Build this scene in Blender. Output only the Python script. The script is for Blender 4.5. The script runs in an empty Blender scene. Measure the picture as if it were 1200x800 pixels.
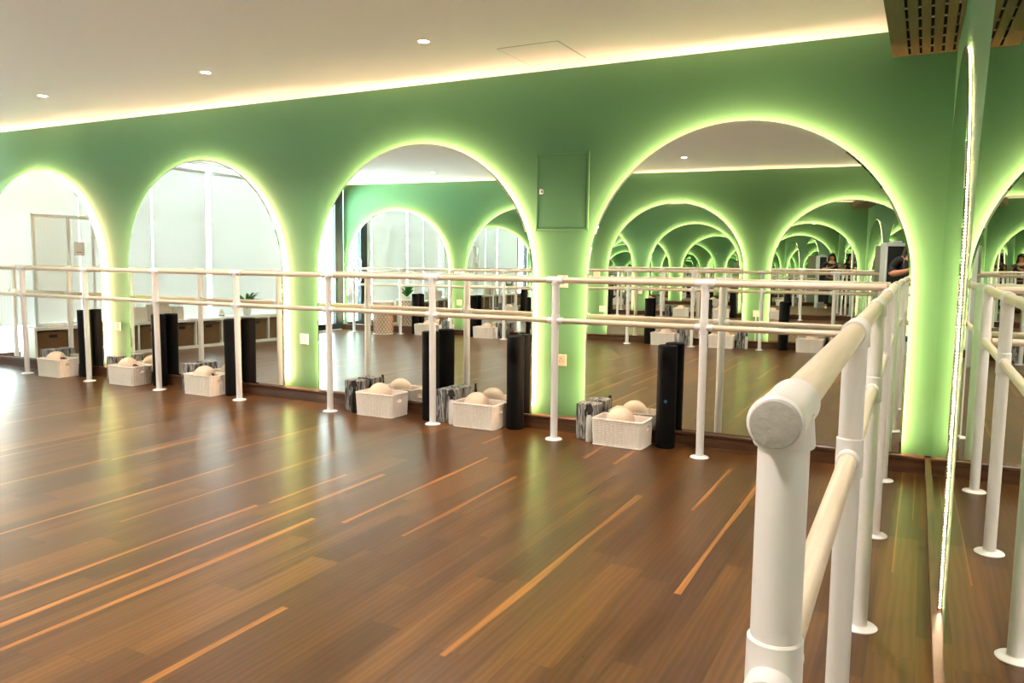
import bpy, bmesh, math, random
from mathutils import Vector, Matrix
random.seed(7)
S = 1.1                      # build unit -> metres, applied to everything at the end
SC = bpy.context.scene
COL = SC.collection
PI = math.pi

# ------------------------------------------------------------------ room figures (build units)
W = 6.30; L = 8.66; H = 2.332
BK = 0.0898; BA = -math.atan(BK)                 # the back wall is not parallel to the mirror wall
def bkp(x, off, z=0.0):
    c = math.hypot(1, BK); return (x + off*BK/c, -(6.004+BK*(x+3)) + off/c, z)
LK = 0.036                                       # nor is the glazed wall quite square
def lfp(y, off, z=0.0): return (-L-LK*y+off, y-LK*off*0, z)
WS = 0.0089                  # the right wall is a touch out of square
def xw(y): return 0.011 - WS*y
B = 0.2765; RAIL = 1.0; LOW = 0.7505
FRONT_C = [-7.7044, -5.4779, -3.2806, -1.0553]
BACK_C = [-7.449, -5.302, -3.105, -0.931]
R = 0.9212; ZS = 1.0011; ZB = 0.0956

# ------------------------------------------------------------------ materials
def new_mat(name):
    m = bpy.data.materials.new(name); m.use_nodes = True
    nt = m.node_tree; nt.nodes.clear()
    out = nt.nodes.new('ShaderNodeOutputMaterial')
    return m, nt, out
def srgb(r, g, b):
    f = lambda c: (c/255/12.92) if c/255 <= 0.04045 else ((c/255+0.055)/1.055)**2.4
    return (f(r), f(g), f(b), 1)
def N(nt, kind, **kw):
    n = nt.nodes.new(kind)
    for k, v in kw.items():
        if k.startswith('i_'):
            n.inputs[k[2:].replace('_', ' ')].default_value = v
        else: setattr(n, k, v)
    return n
def plain(name, col, rough=0.5, metal=0.0, spec=0.5, bump=0.0, bscale=60, var=0.0, vscale=8, coat=0.0):
    m, nt, out = new_mat(name)
    p = N(nt, 'ShaderNodeBsdfPrincipled')
    p.inputs['Base Color'].default_value = col
    p.inputs['Roughness'].default_value = rough
    p.inputs['Metallic'].default_value = metal
    p.inputs['Specular IOR Level'].default_value = spec
    p.inputs['Coat Weight'].default_value = coat
    nt.links.new(p.outputs[0], out.inputs[0])
    if bump or var:
        tc = N(nt, 'ShaderNodeTexCoord')
    if bump:
        n = N(nt, 'ShaderNodeTexNoise'); n.inputs['Scale'].default_value = bscale; n.inputs['Detail'].default_value = 4
        b = N(nt, 'ShaderNodeBump'); b.inputs['Strength'].default_value = bump; b.inputs['Distance'].default_value = 0.01
        nt.links.new(tc.outputs['Object'], n.inputs['Vector']); nt.links.new(n.outputs[0], b.inputs['Height'])
        nt.links.new(b.outputs[0], p.inputs['Normal'])
    if var:
        n = N(nt, 'ShaderNodeTexNoise'); n.inputs['Scale'].default_value = vscale; n.inputs['Detail'].default_value = 5
        nt.links.new(tc.outputs['Object'], n.inputs['Vector'])
        mx = N(nt, 'ShaderNodeMixRGB'); mx.blend_type = 'MULTIPLY'
        mx.inputs[0].default_value = 1.0
        mx.inputs[1].default_value = col
        r = N(nt, 'ShaderNodeMapRange'); r.inputs['To Min'].default_value = 1-var; r.inputs['To Max'].default_value = 1+var*0.3
        nt.links.new(n.outputs[0], r.inputs['Value']); nt.links.new(r.outputs[0], mx.inputs[2])
        nt.links.new(mx.outputs[0], p.inputs['Base Color'])
    return m
def emis(name, col, st):
    m, nt, out = new_mat(name)
    e = N(nt, 'ShaderNodeEmission'); e.inputs[0].default_value = col; e.inputs[1].default_value = st
    nt.links.new(e.outputs[0], out.inputs[0]); return m

M = {}
M['paint'] = plain('green_paint', (0.080, 0.208, 0.088, 1), 0.55, spec=0.3, bump=0.06, bscale=180, var=0.05, vscale=1.5)
M['ceiling'] = plain('ceiling_paint', (0.93, 0.90, 0.865, 1), 0.8, spec=0.2, bump=0.03, bscale=3)
M['white'] = plain('white_powder_coat', (0.80, 0.76, 0.755, 1), 0.35)
M['white_wall'] = plain('white_frame', (0.82, 0.83, 0.84, 1), 0.5)
M['flange'] = plain('flange_plastic', (0.82, 0.79, 0.78, 1), 0.4)
M['cap'] = plain('rail_end_cap', (0.46, 0.43, 0.40, 1), 0.75, bump=0.25, bscale=120, var=0.25, vscale=40)
M['black_foam'] = plain('black_foam', (0.0035, 0.0035, 0.004, 1), 0.7, spec=0.18, bump=0.15, bscale=150)
M['black_plastic'] = plain('black_plastic', (0.012, 0.012, 0.013, 1), 0.35)
M['dark_frame'] = plain('dark_metal_frame', (0.012, 0.022, 0.028, 1), 0.35)
M['ball'] = plain('ball_vinyl', (0.66, 0.50, 0.37, 1), 0.42, bump=0.02)
M['basket'] = plain('paper_rope', (0.86, 0.77, 0.69, 1), 0.75, bump=0.3, bscale=120, var=0.12, vscale=60)
M['plate'] = plain('switch_plastic', (0.70, 0.56, 0.42, 1), 0.4)
M['plate_white'] = plain('socket_plastic', (0.80, 0.80, 0.78, 1), 0.4)
M['dark'] = plain('dark_recess', (0.01, 0.01, 0.01, 1), 0.8)
M['silver'] = plain('brushed_bottle', (0.72, 0.71, 0.70, 1), 0.35, metal=0.35)
M['bottle_white'] = plain('white_bottle', (0.78, 0.76, 0.74, 1), 0.4)
M['bottle_black'] = plain('black_bottle', (0.01, 0.01, 0.01, 1), 0.25)
M['label_blue'] = plain('roller_emblem_ink', (0.02, 0.14, 0.20, 1), 0.5)
M['shelf'] = plain('shelf_laminate', (0.76, 0.74, 0.70, 1), 0.5)
M['paper'] = plain('paper', (0.66, 0.58, 0.50, 1), 0.8, var=0.08)
M['leaf'] = plain('leaf', (0.06, 0.26, 0.03, 1), 0.45, var=0.3, vscale=20)
M['leaf_out'] = plain('leaf_outdoor', (0.06, 0.20, 0.05, 1), 0.6, var=0.4, vscale=5)
M['bark'] = plain('bark', (0.10, 0.07, 0.05, 1), 0.9, bump=0.4, bscale=20)
M['soil'] = plain('soil', (0.03, 0.02, 0.012, 1), 0.9)
M['pot_white'] = plain('white_ceramic', (0.8, 0.8, 0.78, 1), 0.3)
M['grey_metal'] = plain('grey_housing', (0.42, 0.46, 0.43, 1), 0.4)
M['bezel'] = plain('pale_bezel', (0.72, 0.72, 0.76, 1), 0.35)
M['screen'] = plain('dark_glass', (0.035, 0.04, 0.035, 1), 0.12)
M['skin'] = plain('skin', (0.48, 0.21, 0.11, 1), 0.5)
M['hair'] = plain('dark_brown_hair', (0.022, 0.010, 0.006, 1), 0.45, bump=0.5, bscale=90)
M['black_cloth'] = plain('black_cotton', (0.008, 0.008, 0.009, 1), 0.85, bump=0.2, bscale=150)
M['lips'] = plain('lips', (0.35, 0.08, 0.06, 1), 0.5)
M['eye'] = plain('eye', (0.02, 0.012, 0.01, 1), 0.2)
M['terrace'] = plain('terrace_stone', (0.50, 0.50, 0.50, 1), 0.8, var=0.15, vscale=2)
M['chrome'] = plain('chrome', (0.7, 0.7, 0.7, 1), 0.2, metal=1)
M['lamp_on'] = emis('lamp_lens', (1.0, 0.93, 0.80, 1), 35.0)
M['lamp_ring'] = plain('lamp_ring', (0.85, 0.82, 0.78, 1), 0.5)
M['led'] = emis('led_strip', (1.0, 0.60, 0.37, 1), 34.0)
M['lattice'] = plain('lattice_cane', (0.62, 0.36, 0.22, 1), 0.6, var=0.2, vscale=30)
M['lattice_white'] = plain('lattice_white_cane', (0.85, 0.82, 0.78, 1), 0.6)
M['ink'] = plain('sign_ink', (0.25, 0.25, 0.27, 1), 0.7)
M['sign'] = plain('sign_card', (0.9, 0.9, 0.92, 1), 0.6)

# led tape whose diodes show as a row of dots
m, nt, out = new_mat('led_tape')
tc = N(nt, 'ShaderNodeTexCoord'); sp = N(nt, 'ShaderNodeSeparateXYZ'); nt.links.new(tc.outputs['Object'], sp.inputs[0])
ml = N(nt, 'ShaderNodeMath', operation='MULTIPLY'); ml.inputs[1].default_value = 95; nt.links.new(sp.outputs['Z'], ml.inputs[0])
fr_ = N(nt, 'ShaderNodeMath', operation='FRACT'); nt.links.new(ml.outputs[0], fr_.inputs[0])
gt = N(nt, 'ShaderNodeMath', operation='GREATER_THAN'); gt.inputs[1].default_value = 0.74; nt.links.new(fr_.outputs[0], gt.inputs[0])
st_ = N(nt, 'ShaderNodeMath', operation='MULTIPLY'); st_.inputs[1].default_value = 95; nt.links.new(gt.outputs[0], st_.inputs[0])
e = N(nt, 'ShaderNodeEmission'); e.inputs[0].default_value = (1.0, 0.66, 0.40, 1); nt.links.new(st_.outputs[0], e.inputs[1])
nt.links.new(e.outputs[0], out.inputs[0]); M['led_dots'] = m
# mirror: silvered glass with a faint green cast
m, nt, out = new_mat('mirror_silver')
g = N(nt, 'ShaderNodeBsdfGlossy'); g.inputs['Color'].default_value = (0.90, 0.94, 0.90, 1); g.inputs['Roughness'].default_value = 0.0
nt.links.new(g.outputs[0], out.inputs[0]); M['mirror'] = m
M['mirror_edge'] = plain('polished_glass_edge', (0.30, 0.36, 0.31, 1), 0.12, metal=0.85)
M['mirror_back'] = plain('mirror_back', (0.75, 0.75, 0.72, 1), 0.6)

# window glass
m, nt, out = new_mat('window_glass')
t = N(nt, 'ShaderNodeBsdfTransparent'); t.inputs[0].default_value = (0.93, 0.97, 0.96, 1)
g = N(nt, 'ShaderNodeBsdfGlossy'); g.inputs['Roughness'].default_value = 0.02
mx = N(nt, 'ShaderNodeMixShader')
mx.inputs[0].default_value = 0.06; nt.links.new(t.outputs[0], mx.inputs[1]); nt.links.new(g.outputs[0], mx.inputs[2])
nt.links.new(mx.outputs[0], out.inputs[0]); M['glass'] = m

# screen-fabric roller blind: open weave lets some daylight straight through
def blind_mat(name, col, open_, trans=0.051):
    m, nt, out = new_mat(name)
    geo = N(nt, 'ShaderNodeNewGeometry'); sep = N(nt, 'ShaderNodeSeparateXYZ')
    nt.links.new(geo.outputs['Position'], sep.inputs[0])
    w = N(nt, 'ShaderNodeTexWave'); w.bands_direction = 'Y' ; w.inputs['Scale'].default_value = 9.0; w.inputs['Distortion'].default_value = 0.4
    nt.links.new(geo.outputs['Position'], w.inputs['Vector'])
    r = N(nt, 'ShaderNodeMapRange'); r.inputs['To Min'].default_value = 0.95; r.inputs['To Max'].default_value = 1.0
    nt.links.new(w.outputs['Color'], r.inputs['Value'])
    mul = N(nt, 'ShaderNodeMixRGB'); mul.blend_type = 'MULTIPLY'; mul.inputs[0].default_value = 1; mul.inputs[1].default_value = col
    nt.links.new(r.outputs[0], mul.inputs[2])
    d = N(nt, 'ShaderNodeBsdfDiffuse'); tr = N(nt, 'ShaderNodeBsdfTranslucent'); tp = N(nt, 'ShaderNodeBsdfTransparent')
    for q in (d, tr): nt.links.new(mul.outputs[0], q.inputs[0])
    tp.inputs[0].default_value = (1.0, 0.985, 0.96, 1)
    a = N(nt, 'ShaderNodeMixShader'); a.inputs[0].default_value = trans
    nt.links.new(d.outputs[0], a.inputs[1]); nt.links.new(tr.outputs[0], a.inputs[2])
    b = N(nt, 'ShaderNodeMixShader'); b.inputs[0].default_value = open_
    nt.links.new(a.outputs[0], b.inputs[1]); nt.links.new(tp.outputs[0], b.inputs[2])
    nt.links.new(b.outputs[0], out.inputs[0]); return m
M['blind'] = blind_mat('screen_fabric', (0.80, 0.80, 0.79, 1), 0.092)
M['frosted'] = blind_mat('frosted_panel', (0.88, 0.89, 0.90, 1), 0.50, 0.4)

# light birch-coloured barre rail (thin lengthwise grain)
def rail_mat(name, axis):
    m, nt, out = new_mat(name)
    tc = N(nt, 'ShaderNodeTexCoord'); mp = N(nt, 'ShaderNodeMapping')
    sc = [60, 60, 60]; sc[axis] = 1.5
    mp.inputs['Scale'].default_value = sc
    n = N(nt, 'ShaderNodeTexNoise'); n.inputs['Scale'].default_value = 1.2; n.inputs['Detail'].default_value = 4
    cr = N(nt, 'ShaderNodeValToRGB'); cr.color_ramp.elements[0].color = (0.60, 0.46, 0.34, 1); cr.color_ramp.elements[1].color = (0.78, 0.66, 0.53, 1)
    cr.color_ramp.elements[0].position = 0.3; cr.color_ramp.elements[1].position = 0.7
    p = N(nt, 'ShaderNodeBsdfPrincipled'); p.inputs['Roughness'].default_value = 0.38
    nt.links.new(tc.outputs['Object'], mp.inputs[0]); nt.links.new(mp.outputs[0], n.inputs['Vector'])
    nt.links.new(n.outputs[0], cr.inputs[0]); nt.links.new(cr.outputs[0], p.inputs['Base Color']); nt.links.new(p.outputs[0], out.inputs[0])
    return m
M['rail_x'] = rail_mat('pale_rail_along_x', 0); M['rail_y'] = rail_mat('pale_rail_along_y', 1)

# marbled foam
m, nt, out = new_mat('marbled_foam')
tc = N(nt, 'ShaderNodeTexCoord'); mp = N(nt, 'ShaderNodeMapping'); mp.inputs['Scale'].default_value = (1.6, 1.6, 0.25)
n = N(nt, 'ShaderNodeTexNoise'); n.inputs['Scale'].default_value = 34; n.inputs['Detail'].default_value = 4; n.inputs['Distortion'].default_value = 1.2
cr = N(nt, 'ShaderNodeValToRGB'); el = cr.color_ramp.elements
el[0].position = 0.40; el[0].color = (0.025, 0.025, 0.027, 1); el[1].position = 0.62; el[1].color = (0.47, 0.45, 0.42, 1)
e = el.new(0.5); e.color = (0.22, 0.21, 0.20, 1)
p = N(nt, 'ShaderNodeBsdfPrincipled'); p.inputs['Roughness'].default_value = 0.7
oi = N(nt, 'ShaderNodeObjectInfo'); ad = N(nt, 'ShaderNodeVectorMath'); ad.operation = 'ADD'
nt.links.new(tc.outputs['Object'], ad.inputs[0]); nt.links.new(oi.outputs['Location'], ad.inputs[1])
nt.links.new(ad.outputs[0], mp.inputs[0]); nt.links.new(mp.outputs[0], n.inputs['Vector']); nt.links.new(n.outputs[0], cr.inputs[0])
nt.links.new(cr.outputs[0], p.inputs['Base Color']); nt.links.new(p.outputs[0], out.inputs[0]); M['marble'] = m

# wicker (brown)
m, nt, out = new_mat('brown_wicker')
tc = N(nt, 'ShaderNodeTexCoord')
w1 = N(nt, 'ShaderNodeTexWave'); w1.bands_direction = 'Z'; w1.inputs['Scale'].default_value = 26; w1.inputs['Distortion'].default_value = 3
n = N(nt, 'ShaderNodeTexNoise'); n.inputs['Scale'].default_value = 45
cr = N(nt, 'ShaderNodeValToRGB'); cr.color_ramp.elements[0].color = (0.06, 0.025, 0.006, 1); cr.color_ramp.elements[1].color = (0.27, 0.135, 0.04, 1)
mxx = N(nt, 'ShaderNodeMixRGB'); mxx.inputs[0].default_value = 0.5
p = N(nt, 'ShaderNodeBsdfPrincipled'); p.inputs['Roughness'].default_value = 0.6
b = N(nt, 'ShaderNodeBump'); b.inputs['Strength'].default_value = 0.6; b.inputs['Distance'].default_value = 0.01
nt.links.new(tc.outputs['Object'], w1.inputs['Vector']); nt.links.new(tc.outputs['Object'], n.inputs['Vector'])
nt.links.new(w1.outputs['Color'], mxx.inputs[1]); nt.links.new(n.outputs[0], mxx.inputs[2]); nt.links.new(mxx.outputs[0], cr.inputs[0])
nt.links.new(cr.outputs[0], p.inputs['Base Color']); nt.links.new(w1.outputs['Color'], b.inputs['Height']); nt.links.new(b.outputs[0], p.inputs['Normal'])
nt.links.new(p.outputs[0], out.inputs[0]); M['wicker'] = m

# wood for skirting and soffit
def wood(name, c0, c1, scale, rough, bump=0.1):
    m, nt, out = new_mat(name)
    geo = N(nt, 'ShaderNodeNewGeometry'); mp = N(nt, 'ShaderNodeMapping'); mp.inputs['Scale'].default_value = scale
    n = N(nt, 'ShaderNodeTexNoise'); n.inputs['Scale'].default_value = 3; n.inputs['Detail'].default_value = 6; n.inputs['Distortion'].default_value = 0.6
    cr = N(nt, 'ShaderNodeValToRGB'); cr.color_ramp.elements[0].color = c0; cr.color_ramp.elements[1].color = c1
    cr.color_ramp.elements[0].position = 0.32; cr.color_ramp.elements[1].position = 0.7
    p = N(nt, 'ShaderNodeBsdfPrincipled'); p.inputs['Roughness'].default_value = rough
    bp = N(nt, 'ShaderNodeBump'); bp.inputs['Strength'].default_value = bump; bp.inputs['Distance'].default_value = 0.005
    nt.links.new(geo.outputs['Position'], mp.inputs[0]); nt.links.new(mp.outputs[0], n.inputs['Vector']); nt.links.new(n.outputs[0], cr.inputs[0])
    nt.links.new(cr.outputs[0], p.inputs['Base Color']); nt.links.new(n.outputs[0], bp.inputs['Height']); nt.links.new(bp.outputs[0], p.inputs['Normal'])
    nt.links.new(p.outputs[0], out.inputs[0]); return m
M['skirt'] = wood('skirting_wood', (0.055, 0.022, 0.010, 1), (0.13, 0.055, 0.022, 1), (1, 1, 14), 0.35)
M['clip'] = plain('slot_clip', (0.30, 0.30, 0.25, 1), 0.5)
M['soffit'] = wood('soffit_wood', (0.060, 0.040, 0.008, 1), (0.10, 0.068, 0.015, 1), (14, 1.2, 4), 0.5)

# floor planks: tone per plank from the mesh attribute, grain along the plank
m, nt, out = new_mat('floor_planks')
at = N(nt, 'ShaderNodeAttribute'); at.attribute_name = 'tone'
off = N(nt, 'ShaderNodeAttribute'); off.attribute_name = 'shift'
geo = N(nt, 'ShaderNodeNewGeometry'); mp = N(nt, 'ShaderNodeMapping'); mp.inputs['Scale'].default_value = (26, 0.55, 1)
ad = N(nt, 'ShaderNodeVectorMath'); ad.operation = 'ADD'
nt.links.new(geo.outputs['Position'], ad.inputs[0]); nt.links.new(off.outputs['Color'], ad.inputs[1]); nt.links.new(ad.outputs[0], mp.inputs[0])
n1 = N(nt, 'ShaderNodeTexNoise'); n1.inputs['Scale'].default_value = 1.3; n1.inputs['Detail'].default_value = 5; n1.inputs['Distortion'].default_value = 0.4
nt.links.new(mp.outputs[0], n1.inputs['Vector'])
mp2 = N(nt, 'ShaderNodeMapping'); mp2.inputs['Scale'].default_value = (7, 0.9, 1)
w = N(nt, 'ShaderNodeTexWave'); w.bands_direction = 'X'; w.inputs['Scale'].default_value = 1.6; w.inputs['Distortion'].default_value = 7; w.inputs['Detail'].default_value = 3; w.inputs['Detail Scale'].default_value = 1.2
nt.links.new(ad.outputs[0], mp2.inputs[0]); nt.links.new(mp2.outputs[0], w.inputs['Vector'])
mxa = N(nt, 'ShaderNodeMixRGB'); mxa.inputs[0].default_value = 0.22
nt.links.new(n1.outputs[0], mxa.inputs[1]); nt.links.new(w.outputs['Color'], mxa.inputs[2])
r = N(nt, 'ShaderNodeMapRange'); r.inputs['From Min'].default_value = 0.25; r.inputs['From Max'].default_value = 0.75; r.inputs['To Min'].default_value = 0.62; r.inputs['To Max'].default_value = 1.22
nt.links.new(mxa.outputs[0], r.inputs['Value'])
mul = N(nt, 'ShaderNodeMixRGB'); mul.blend_type = 'MULTIPLY'; mul.inputs[0].default_value = 1
nt.links.new(at.outputs['Color'], mul.inputs[1]); nt.links.new(r.outputs[0], mul.inputs[2])
p = N(nt, 'ShaderNodeBsdfPrincipled'); p.inputs['Specular IOR Level'].default_value = 0.42
rr = N(nt, 'ShaderNodeMapRange'); rr.inputs['To Min'].default_value = 0.25; rr.inputs['To Max'].default_value = 0.34
nt.links.new(n1.outputs[0], rr.inputs['Value']); nt.links.new(rr.outputs[0], p.inputs['Roughness'])
bp = N(nt, 'ShaderNodeBump'); bp.inputs['Strength'].default_value = 0.018; bp.inputs['Distance'].default_value = 0.003
nt.links.new(mxa.outputs[0], bp.inputs['Height']); nt.links.new(bp.outputs[0], p.inputs['Normal'])
# honey-coloured heartwood clouds drifting along the boards
mp3 = N(nt, 'ShaderNodeMapping'); mp3.inputs['Scale'].default_value = (6.5, 0.5, 1)
n3 = N(nt, 'ShaderNodeTexNoise'); n3.inputs['Scale'].default_value = 1.0; n3.inputs['Detail'].default_value = 2
r3 = N(nt, 'ShaderNodeMapRange'); r3.inputs['From Min'].default_value = 0.50; r3.inputs['From Max'].default_value = 0.72; r3.inputs['To Min'].default_value = 0.0; r3.inputs['To Max'].default_value = 0.75
nt.links.new(ad.outputs[0], mp3.inputs[0]); nt.links.new(mp3.outputs[0], n3.inputs['Vector']); nt.links.new(n3.outputs[0], r3.inputs['Value'])
mx3 = N(nt, 'ShaderNodeMixRGB'); mx3.blend_type = 'LIGHTEN'; mx3.inputs[2].default_value = (0.165, 0.070, 0.013, 1)
nt.links.new(r3.outputs[0], mx3.inputs[0]); nt.links.new(at.outputs['Color'], mx3.inputs[1]); nt.links.new(mx3.outputs[0], mul.inputs[1])
nt.links.new(mul.outputs[0], p.inputs['Base Color']); nt.links.new(p.outputs[0], out.inputs[0]); M['floor'] = m

# ------------------------------------------------------------------ mesh helpers
class MB:
    def __init__(s): s.v = []; s.f = []; s.mi = []
    def add(s, vs, fs, mi=0):
        o = len(s.v); s.v += [tuple(v) for v in vs]; s.f += [tuple(i+o for i in f) for f in fs]; s.mi += [mi]*len(fs); return s
    def box(s, x0, x1, y0, y1, z0, z1, mi=0):
        return s.add([(x0,y0,z0),(x1,y0,z0),(x1,y1,z0),(x0,y1,z0),(x0,y0,z1),(x1,y0,z1),(x1,y1,z1),(x0,y1,z1)],
                     [(0,3,2,1),(4,5,6,7),(0,1,5,4),(1,2,6,5),(2,3,7,6),(3,0,4,7)], mi)
    def bbox(s, x0, x1, y0, y1, z0, z1, b=0.004, mi=0):      # box with chamfered edges
        bm = bmesh.new(); bmesh.ops.create_cube(bm, size=1)
        for v in bm.verts:
            v.co = Vector(((x0+x1)/2+v.co.x*(x1-x0), (y0+y1)/2+v.co.y*(y1-y0), (z0+z1)/2+v.co.z*(z1-z0)))
        bmesh.ops.bevel(bm, geom=bm.edges[:], offset=b, segments=2, profile=0.6, affect='EDGES')
        bm.verts.index_update()
        s.add([v.co[:] for v in bm.verts], [[v.index for v in f.verts] for f in bm.faces], mi); bm.free(); return s
    def lathe(s, prof, cx=0, cy=0, z=0, seg=24, mi=0, cap=True, axis='z'):
        vs = []; fs = []
        for (r, h) in prof:
            for k in range(seg):
                a = 2*PI*k/seg
                q = (r*math.cos(a), r*math.sin(a), h)
                if axis == 'x': q = (q[2], q[0], q[1])
                if axis == 'y': q = (q[1], q[2], q[0])
                vs.append((cx+q[0], cy+q[1], z+q[2]))
        n = len(prof)
        for i in range(n-1):
            for k in range(seg):
                k2 = (k+1) % seg
                fs.append((i*seg+k, i*seg+k2, (i+1)*seg+k2, (i+1)*seg+k))
        if cap:
            fs.append(tuple(reversed(range(seg)))); fs.append(tuple((n-1)*seg+k for k in range(seg)))
        return s.add(vs, fs, mi)
    def tube(s, pts, r, seg=10, mi=0, closed=False, caps=True):
        pts = [Vector(p) for p in pts]; n = len(pts); vs = []; fs = []
        rs = r if isinstance(r, (list, tuple)) else [r]*n
        up = None
        for i, p in enumerate(pts):
            a = pts[i-1] if (i > 0 or closed) else p; c = pts[(i+1) % n] if (i < n-1 or closed) else p
            d = (c-a).normalized()
            if up is None:
                up = Vector((0, 0, 1)) if abs(d.z) < 0.9 else Vector((1, 0, 0))
            side = d.cross(up).normalized(); up = side.cross(d).normalized()
            for k in range(seg):
                t = 2*PI*k/seg
                vs.append(p + side*math.cos(t)*rs[i] + up*math.sin(t)*rs[i])
        m_ = n if closed else n-1
        for i in range(m_):
            j = (i+1) % n
            for k in range(seg):
                k2 = (k+1) % seg; fs.append((i*seg+k, i*seg+k2, j*seg+k2, j*seg+k))
        if caps and not closed:
            fs.append(tuple(reversed(range(seg)))); fs.append(tuple((n-1)*seg+k for k in range(seg)))
        return s.add(vs, fs, mi)
    def sphere(s, c, r, u=24, v=16, sc=(1,1,1), mi=0, zmin=-1):
        vs = []; fs = []
        for i in range(v+1):
            ph = PI*i/v
            for k in range(u):
                a = 2*PI*k/u
                vs.append((c[0]+r*sc[0]*math.sin(ph)*math.cos(a), c[1]+r*sc[1]*math.sin(ph)*math.sin(a), c[2]+r*sc[2]*math.cos(ph)))
        for i in range(v):
            for k in range(u):
                k2 = (k+1) % u; fs.append((i*u+k, (i+1)*u+k, (i+1)*u+k2, i*u+k2))
        return s.add(vs, fs, mi)
    def build(s, name, mats, parent=None, smooth=False, loc=(0,0,0), rot=None):
        me = bpy.data.meshes.new(name); me.from_pydata(s.v, [], s.f)
        if not isinstance(mats, (list, tuple)): mats = [mats]
        for m in mats: me.materials.append(m)
        for p_, mi in zip(me.polygons, s.mi): p_.material_index = mi
        bm = bmesh.new(); bm.from_mesh(me); bmesh.ops.remove_doubles(bm, verts=bm.verts, dist=1e-6)
        bmesh.ops.recalc_face_normals(bm, faces=bm.faces)
        if smooth:
            for f in bm.faces: f.smooth = True
            for e in bm.edges:
                if len(e.link_faces) == 2 and e.calc_face_angle(0) > math.radians(38): e.smooth = False
        bm.to_mesh(me); bm.free()
        o = bpy.data.objects.new(name, me); COL.objects.link(o)
        o.location = loc
        if rot: o.rotation_euler = rot
        if parent: o.parent = parent
        return o
def tag(o, label=None, cat=None, group=None, kind=None):
    if label: o['label'] = label
    if cat: o['category'] = cat
    if group: o['group'] = group
    if kind: o['kind'] = kind
    return o
def empty(name, loc=(0,0,0), rz=0, **kw):
    o = bpy.data.objects.new(name, None); COL.objects.link(o); o.location = loc; o.rotation_euler = (0,0,rz)
    o.empty_display_size = 0.1
    return tag(o, **kw)
def copy_tree(o, loc=None, rz=None, label=None):
    def rec(a, par):
        c = a.copy(); COL.objects.link(c)
        if par: c.parent = par
        for ch in list(a.children): rec(ch, c)
        return c
    c = rec(o, None)
    if loc is not None: c.location = loc
    if rz is not None: c.rotation_euler = (0, 0, rz)
    if label: c['label'] = label
    return c
def struct(o, label=None):
    o['kind'] = 'structure'
    if label: o['label'] = label
    return o

# ------------------------------------------------------------------ shell
# floor mesh: planks run towards the front wall, with sapwood strips on some edges
rnd = random.Random(11)
verts, faces, tone, shift = [], [], [], []
def quad(x0, x1, y0, y1, z, col, sh):
    o = len(verts); verts.extend([(x0,y0,z),(x1,y0,z),(x1,y1,z),(x0,y1,z)]); faces.append((o,o+1,o+2,o+3)); tone.append(col); shift.append(sh)
pw = 0.1275; x = -L-0.3
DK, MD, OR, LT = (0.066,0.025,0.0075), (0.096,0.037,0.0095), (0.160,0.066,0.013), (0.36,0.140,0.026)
def mixc(a, b, t): return tuple(a[i]*(1-t)+b[i]*t for i in range(3))
gap = 0.0011
while x < 0.25:
    y = -W-0.3 - rnd.random()*1.3
    while y < 0.2:
        ln = rnd.choice([1.1, 1.1, 0.8, 0.55])
        t = rnd.random()
        c = mixc(DK, MD, rnd.random()) if t < 0.86 else mixc(MD, OR, rnd.random()*.8)
        sh = (rnd.random()*50, rnd.random()*50, 0)
        quad(x+gap/2, x+pw-gap/2, max(y, -W-0.25)+gap/2, min(y+ln, 0.2)-gap/2, 0, c, sh)
        y += ln
    x += pw
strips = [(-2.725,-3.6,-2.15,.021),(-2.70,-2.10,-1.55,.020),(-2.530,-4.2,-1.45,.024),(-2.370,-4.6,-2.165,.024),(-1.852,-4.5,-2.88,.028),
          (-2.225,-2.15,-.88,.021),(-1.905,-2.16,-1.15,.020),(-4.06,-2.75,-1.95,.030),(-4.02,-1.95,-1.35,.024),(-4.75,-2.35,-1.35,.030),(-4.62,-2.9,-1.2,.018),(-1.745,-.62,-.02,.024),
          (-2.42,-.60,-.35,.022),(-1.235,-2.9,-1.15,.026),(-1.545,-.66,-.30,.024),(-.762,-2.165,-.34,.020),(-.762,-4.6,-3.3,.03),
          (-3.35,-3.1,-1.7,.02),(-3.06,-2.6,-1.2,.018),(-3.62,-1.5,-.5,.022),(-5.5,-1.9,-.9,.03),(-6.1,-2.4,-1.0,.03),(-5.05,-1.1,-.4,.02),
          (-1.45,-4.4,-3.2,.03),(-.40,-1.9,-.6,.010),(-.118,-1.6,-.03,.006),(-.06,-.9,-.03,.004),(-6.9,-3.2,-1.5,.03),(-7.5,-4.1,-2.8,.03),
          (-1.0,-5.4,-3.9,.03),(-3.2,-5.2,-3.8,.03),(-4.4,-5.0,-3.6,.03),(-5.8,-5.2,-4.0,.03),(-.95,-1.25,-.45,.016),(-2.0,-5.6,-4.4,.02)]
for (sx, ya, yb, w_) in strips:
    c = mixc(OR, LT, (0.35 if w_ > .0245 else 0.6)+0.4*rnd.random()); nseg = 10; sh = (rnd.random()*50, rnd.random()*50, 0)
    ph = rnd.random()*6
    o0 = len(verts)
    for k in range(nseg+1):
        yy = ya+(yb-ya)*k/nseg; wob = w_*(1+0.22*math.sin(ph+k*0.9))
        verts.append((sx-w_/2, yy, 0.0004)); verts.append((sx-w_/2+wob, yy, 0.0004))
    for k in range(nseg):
        a = o0+2*k; faces.append((a, a+1, a+3, a+2)); tone.append(c); shift.append(sh)
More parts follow.
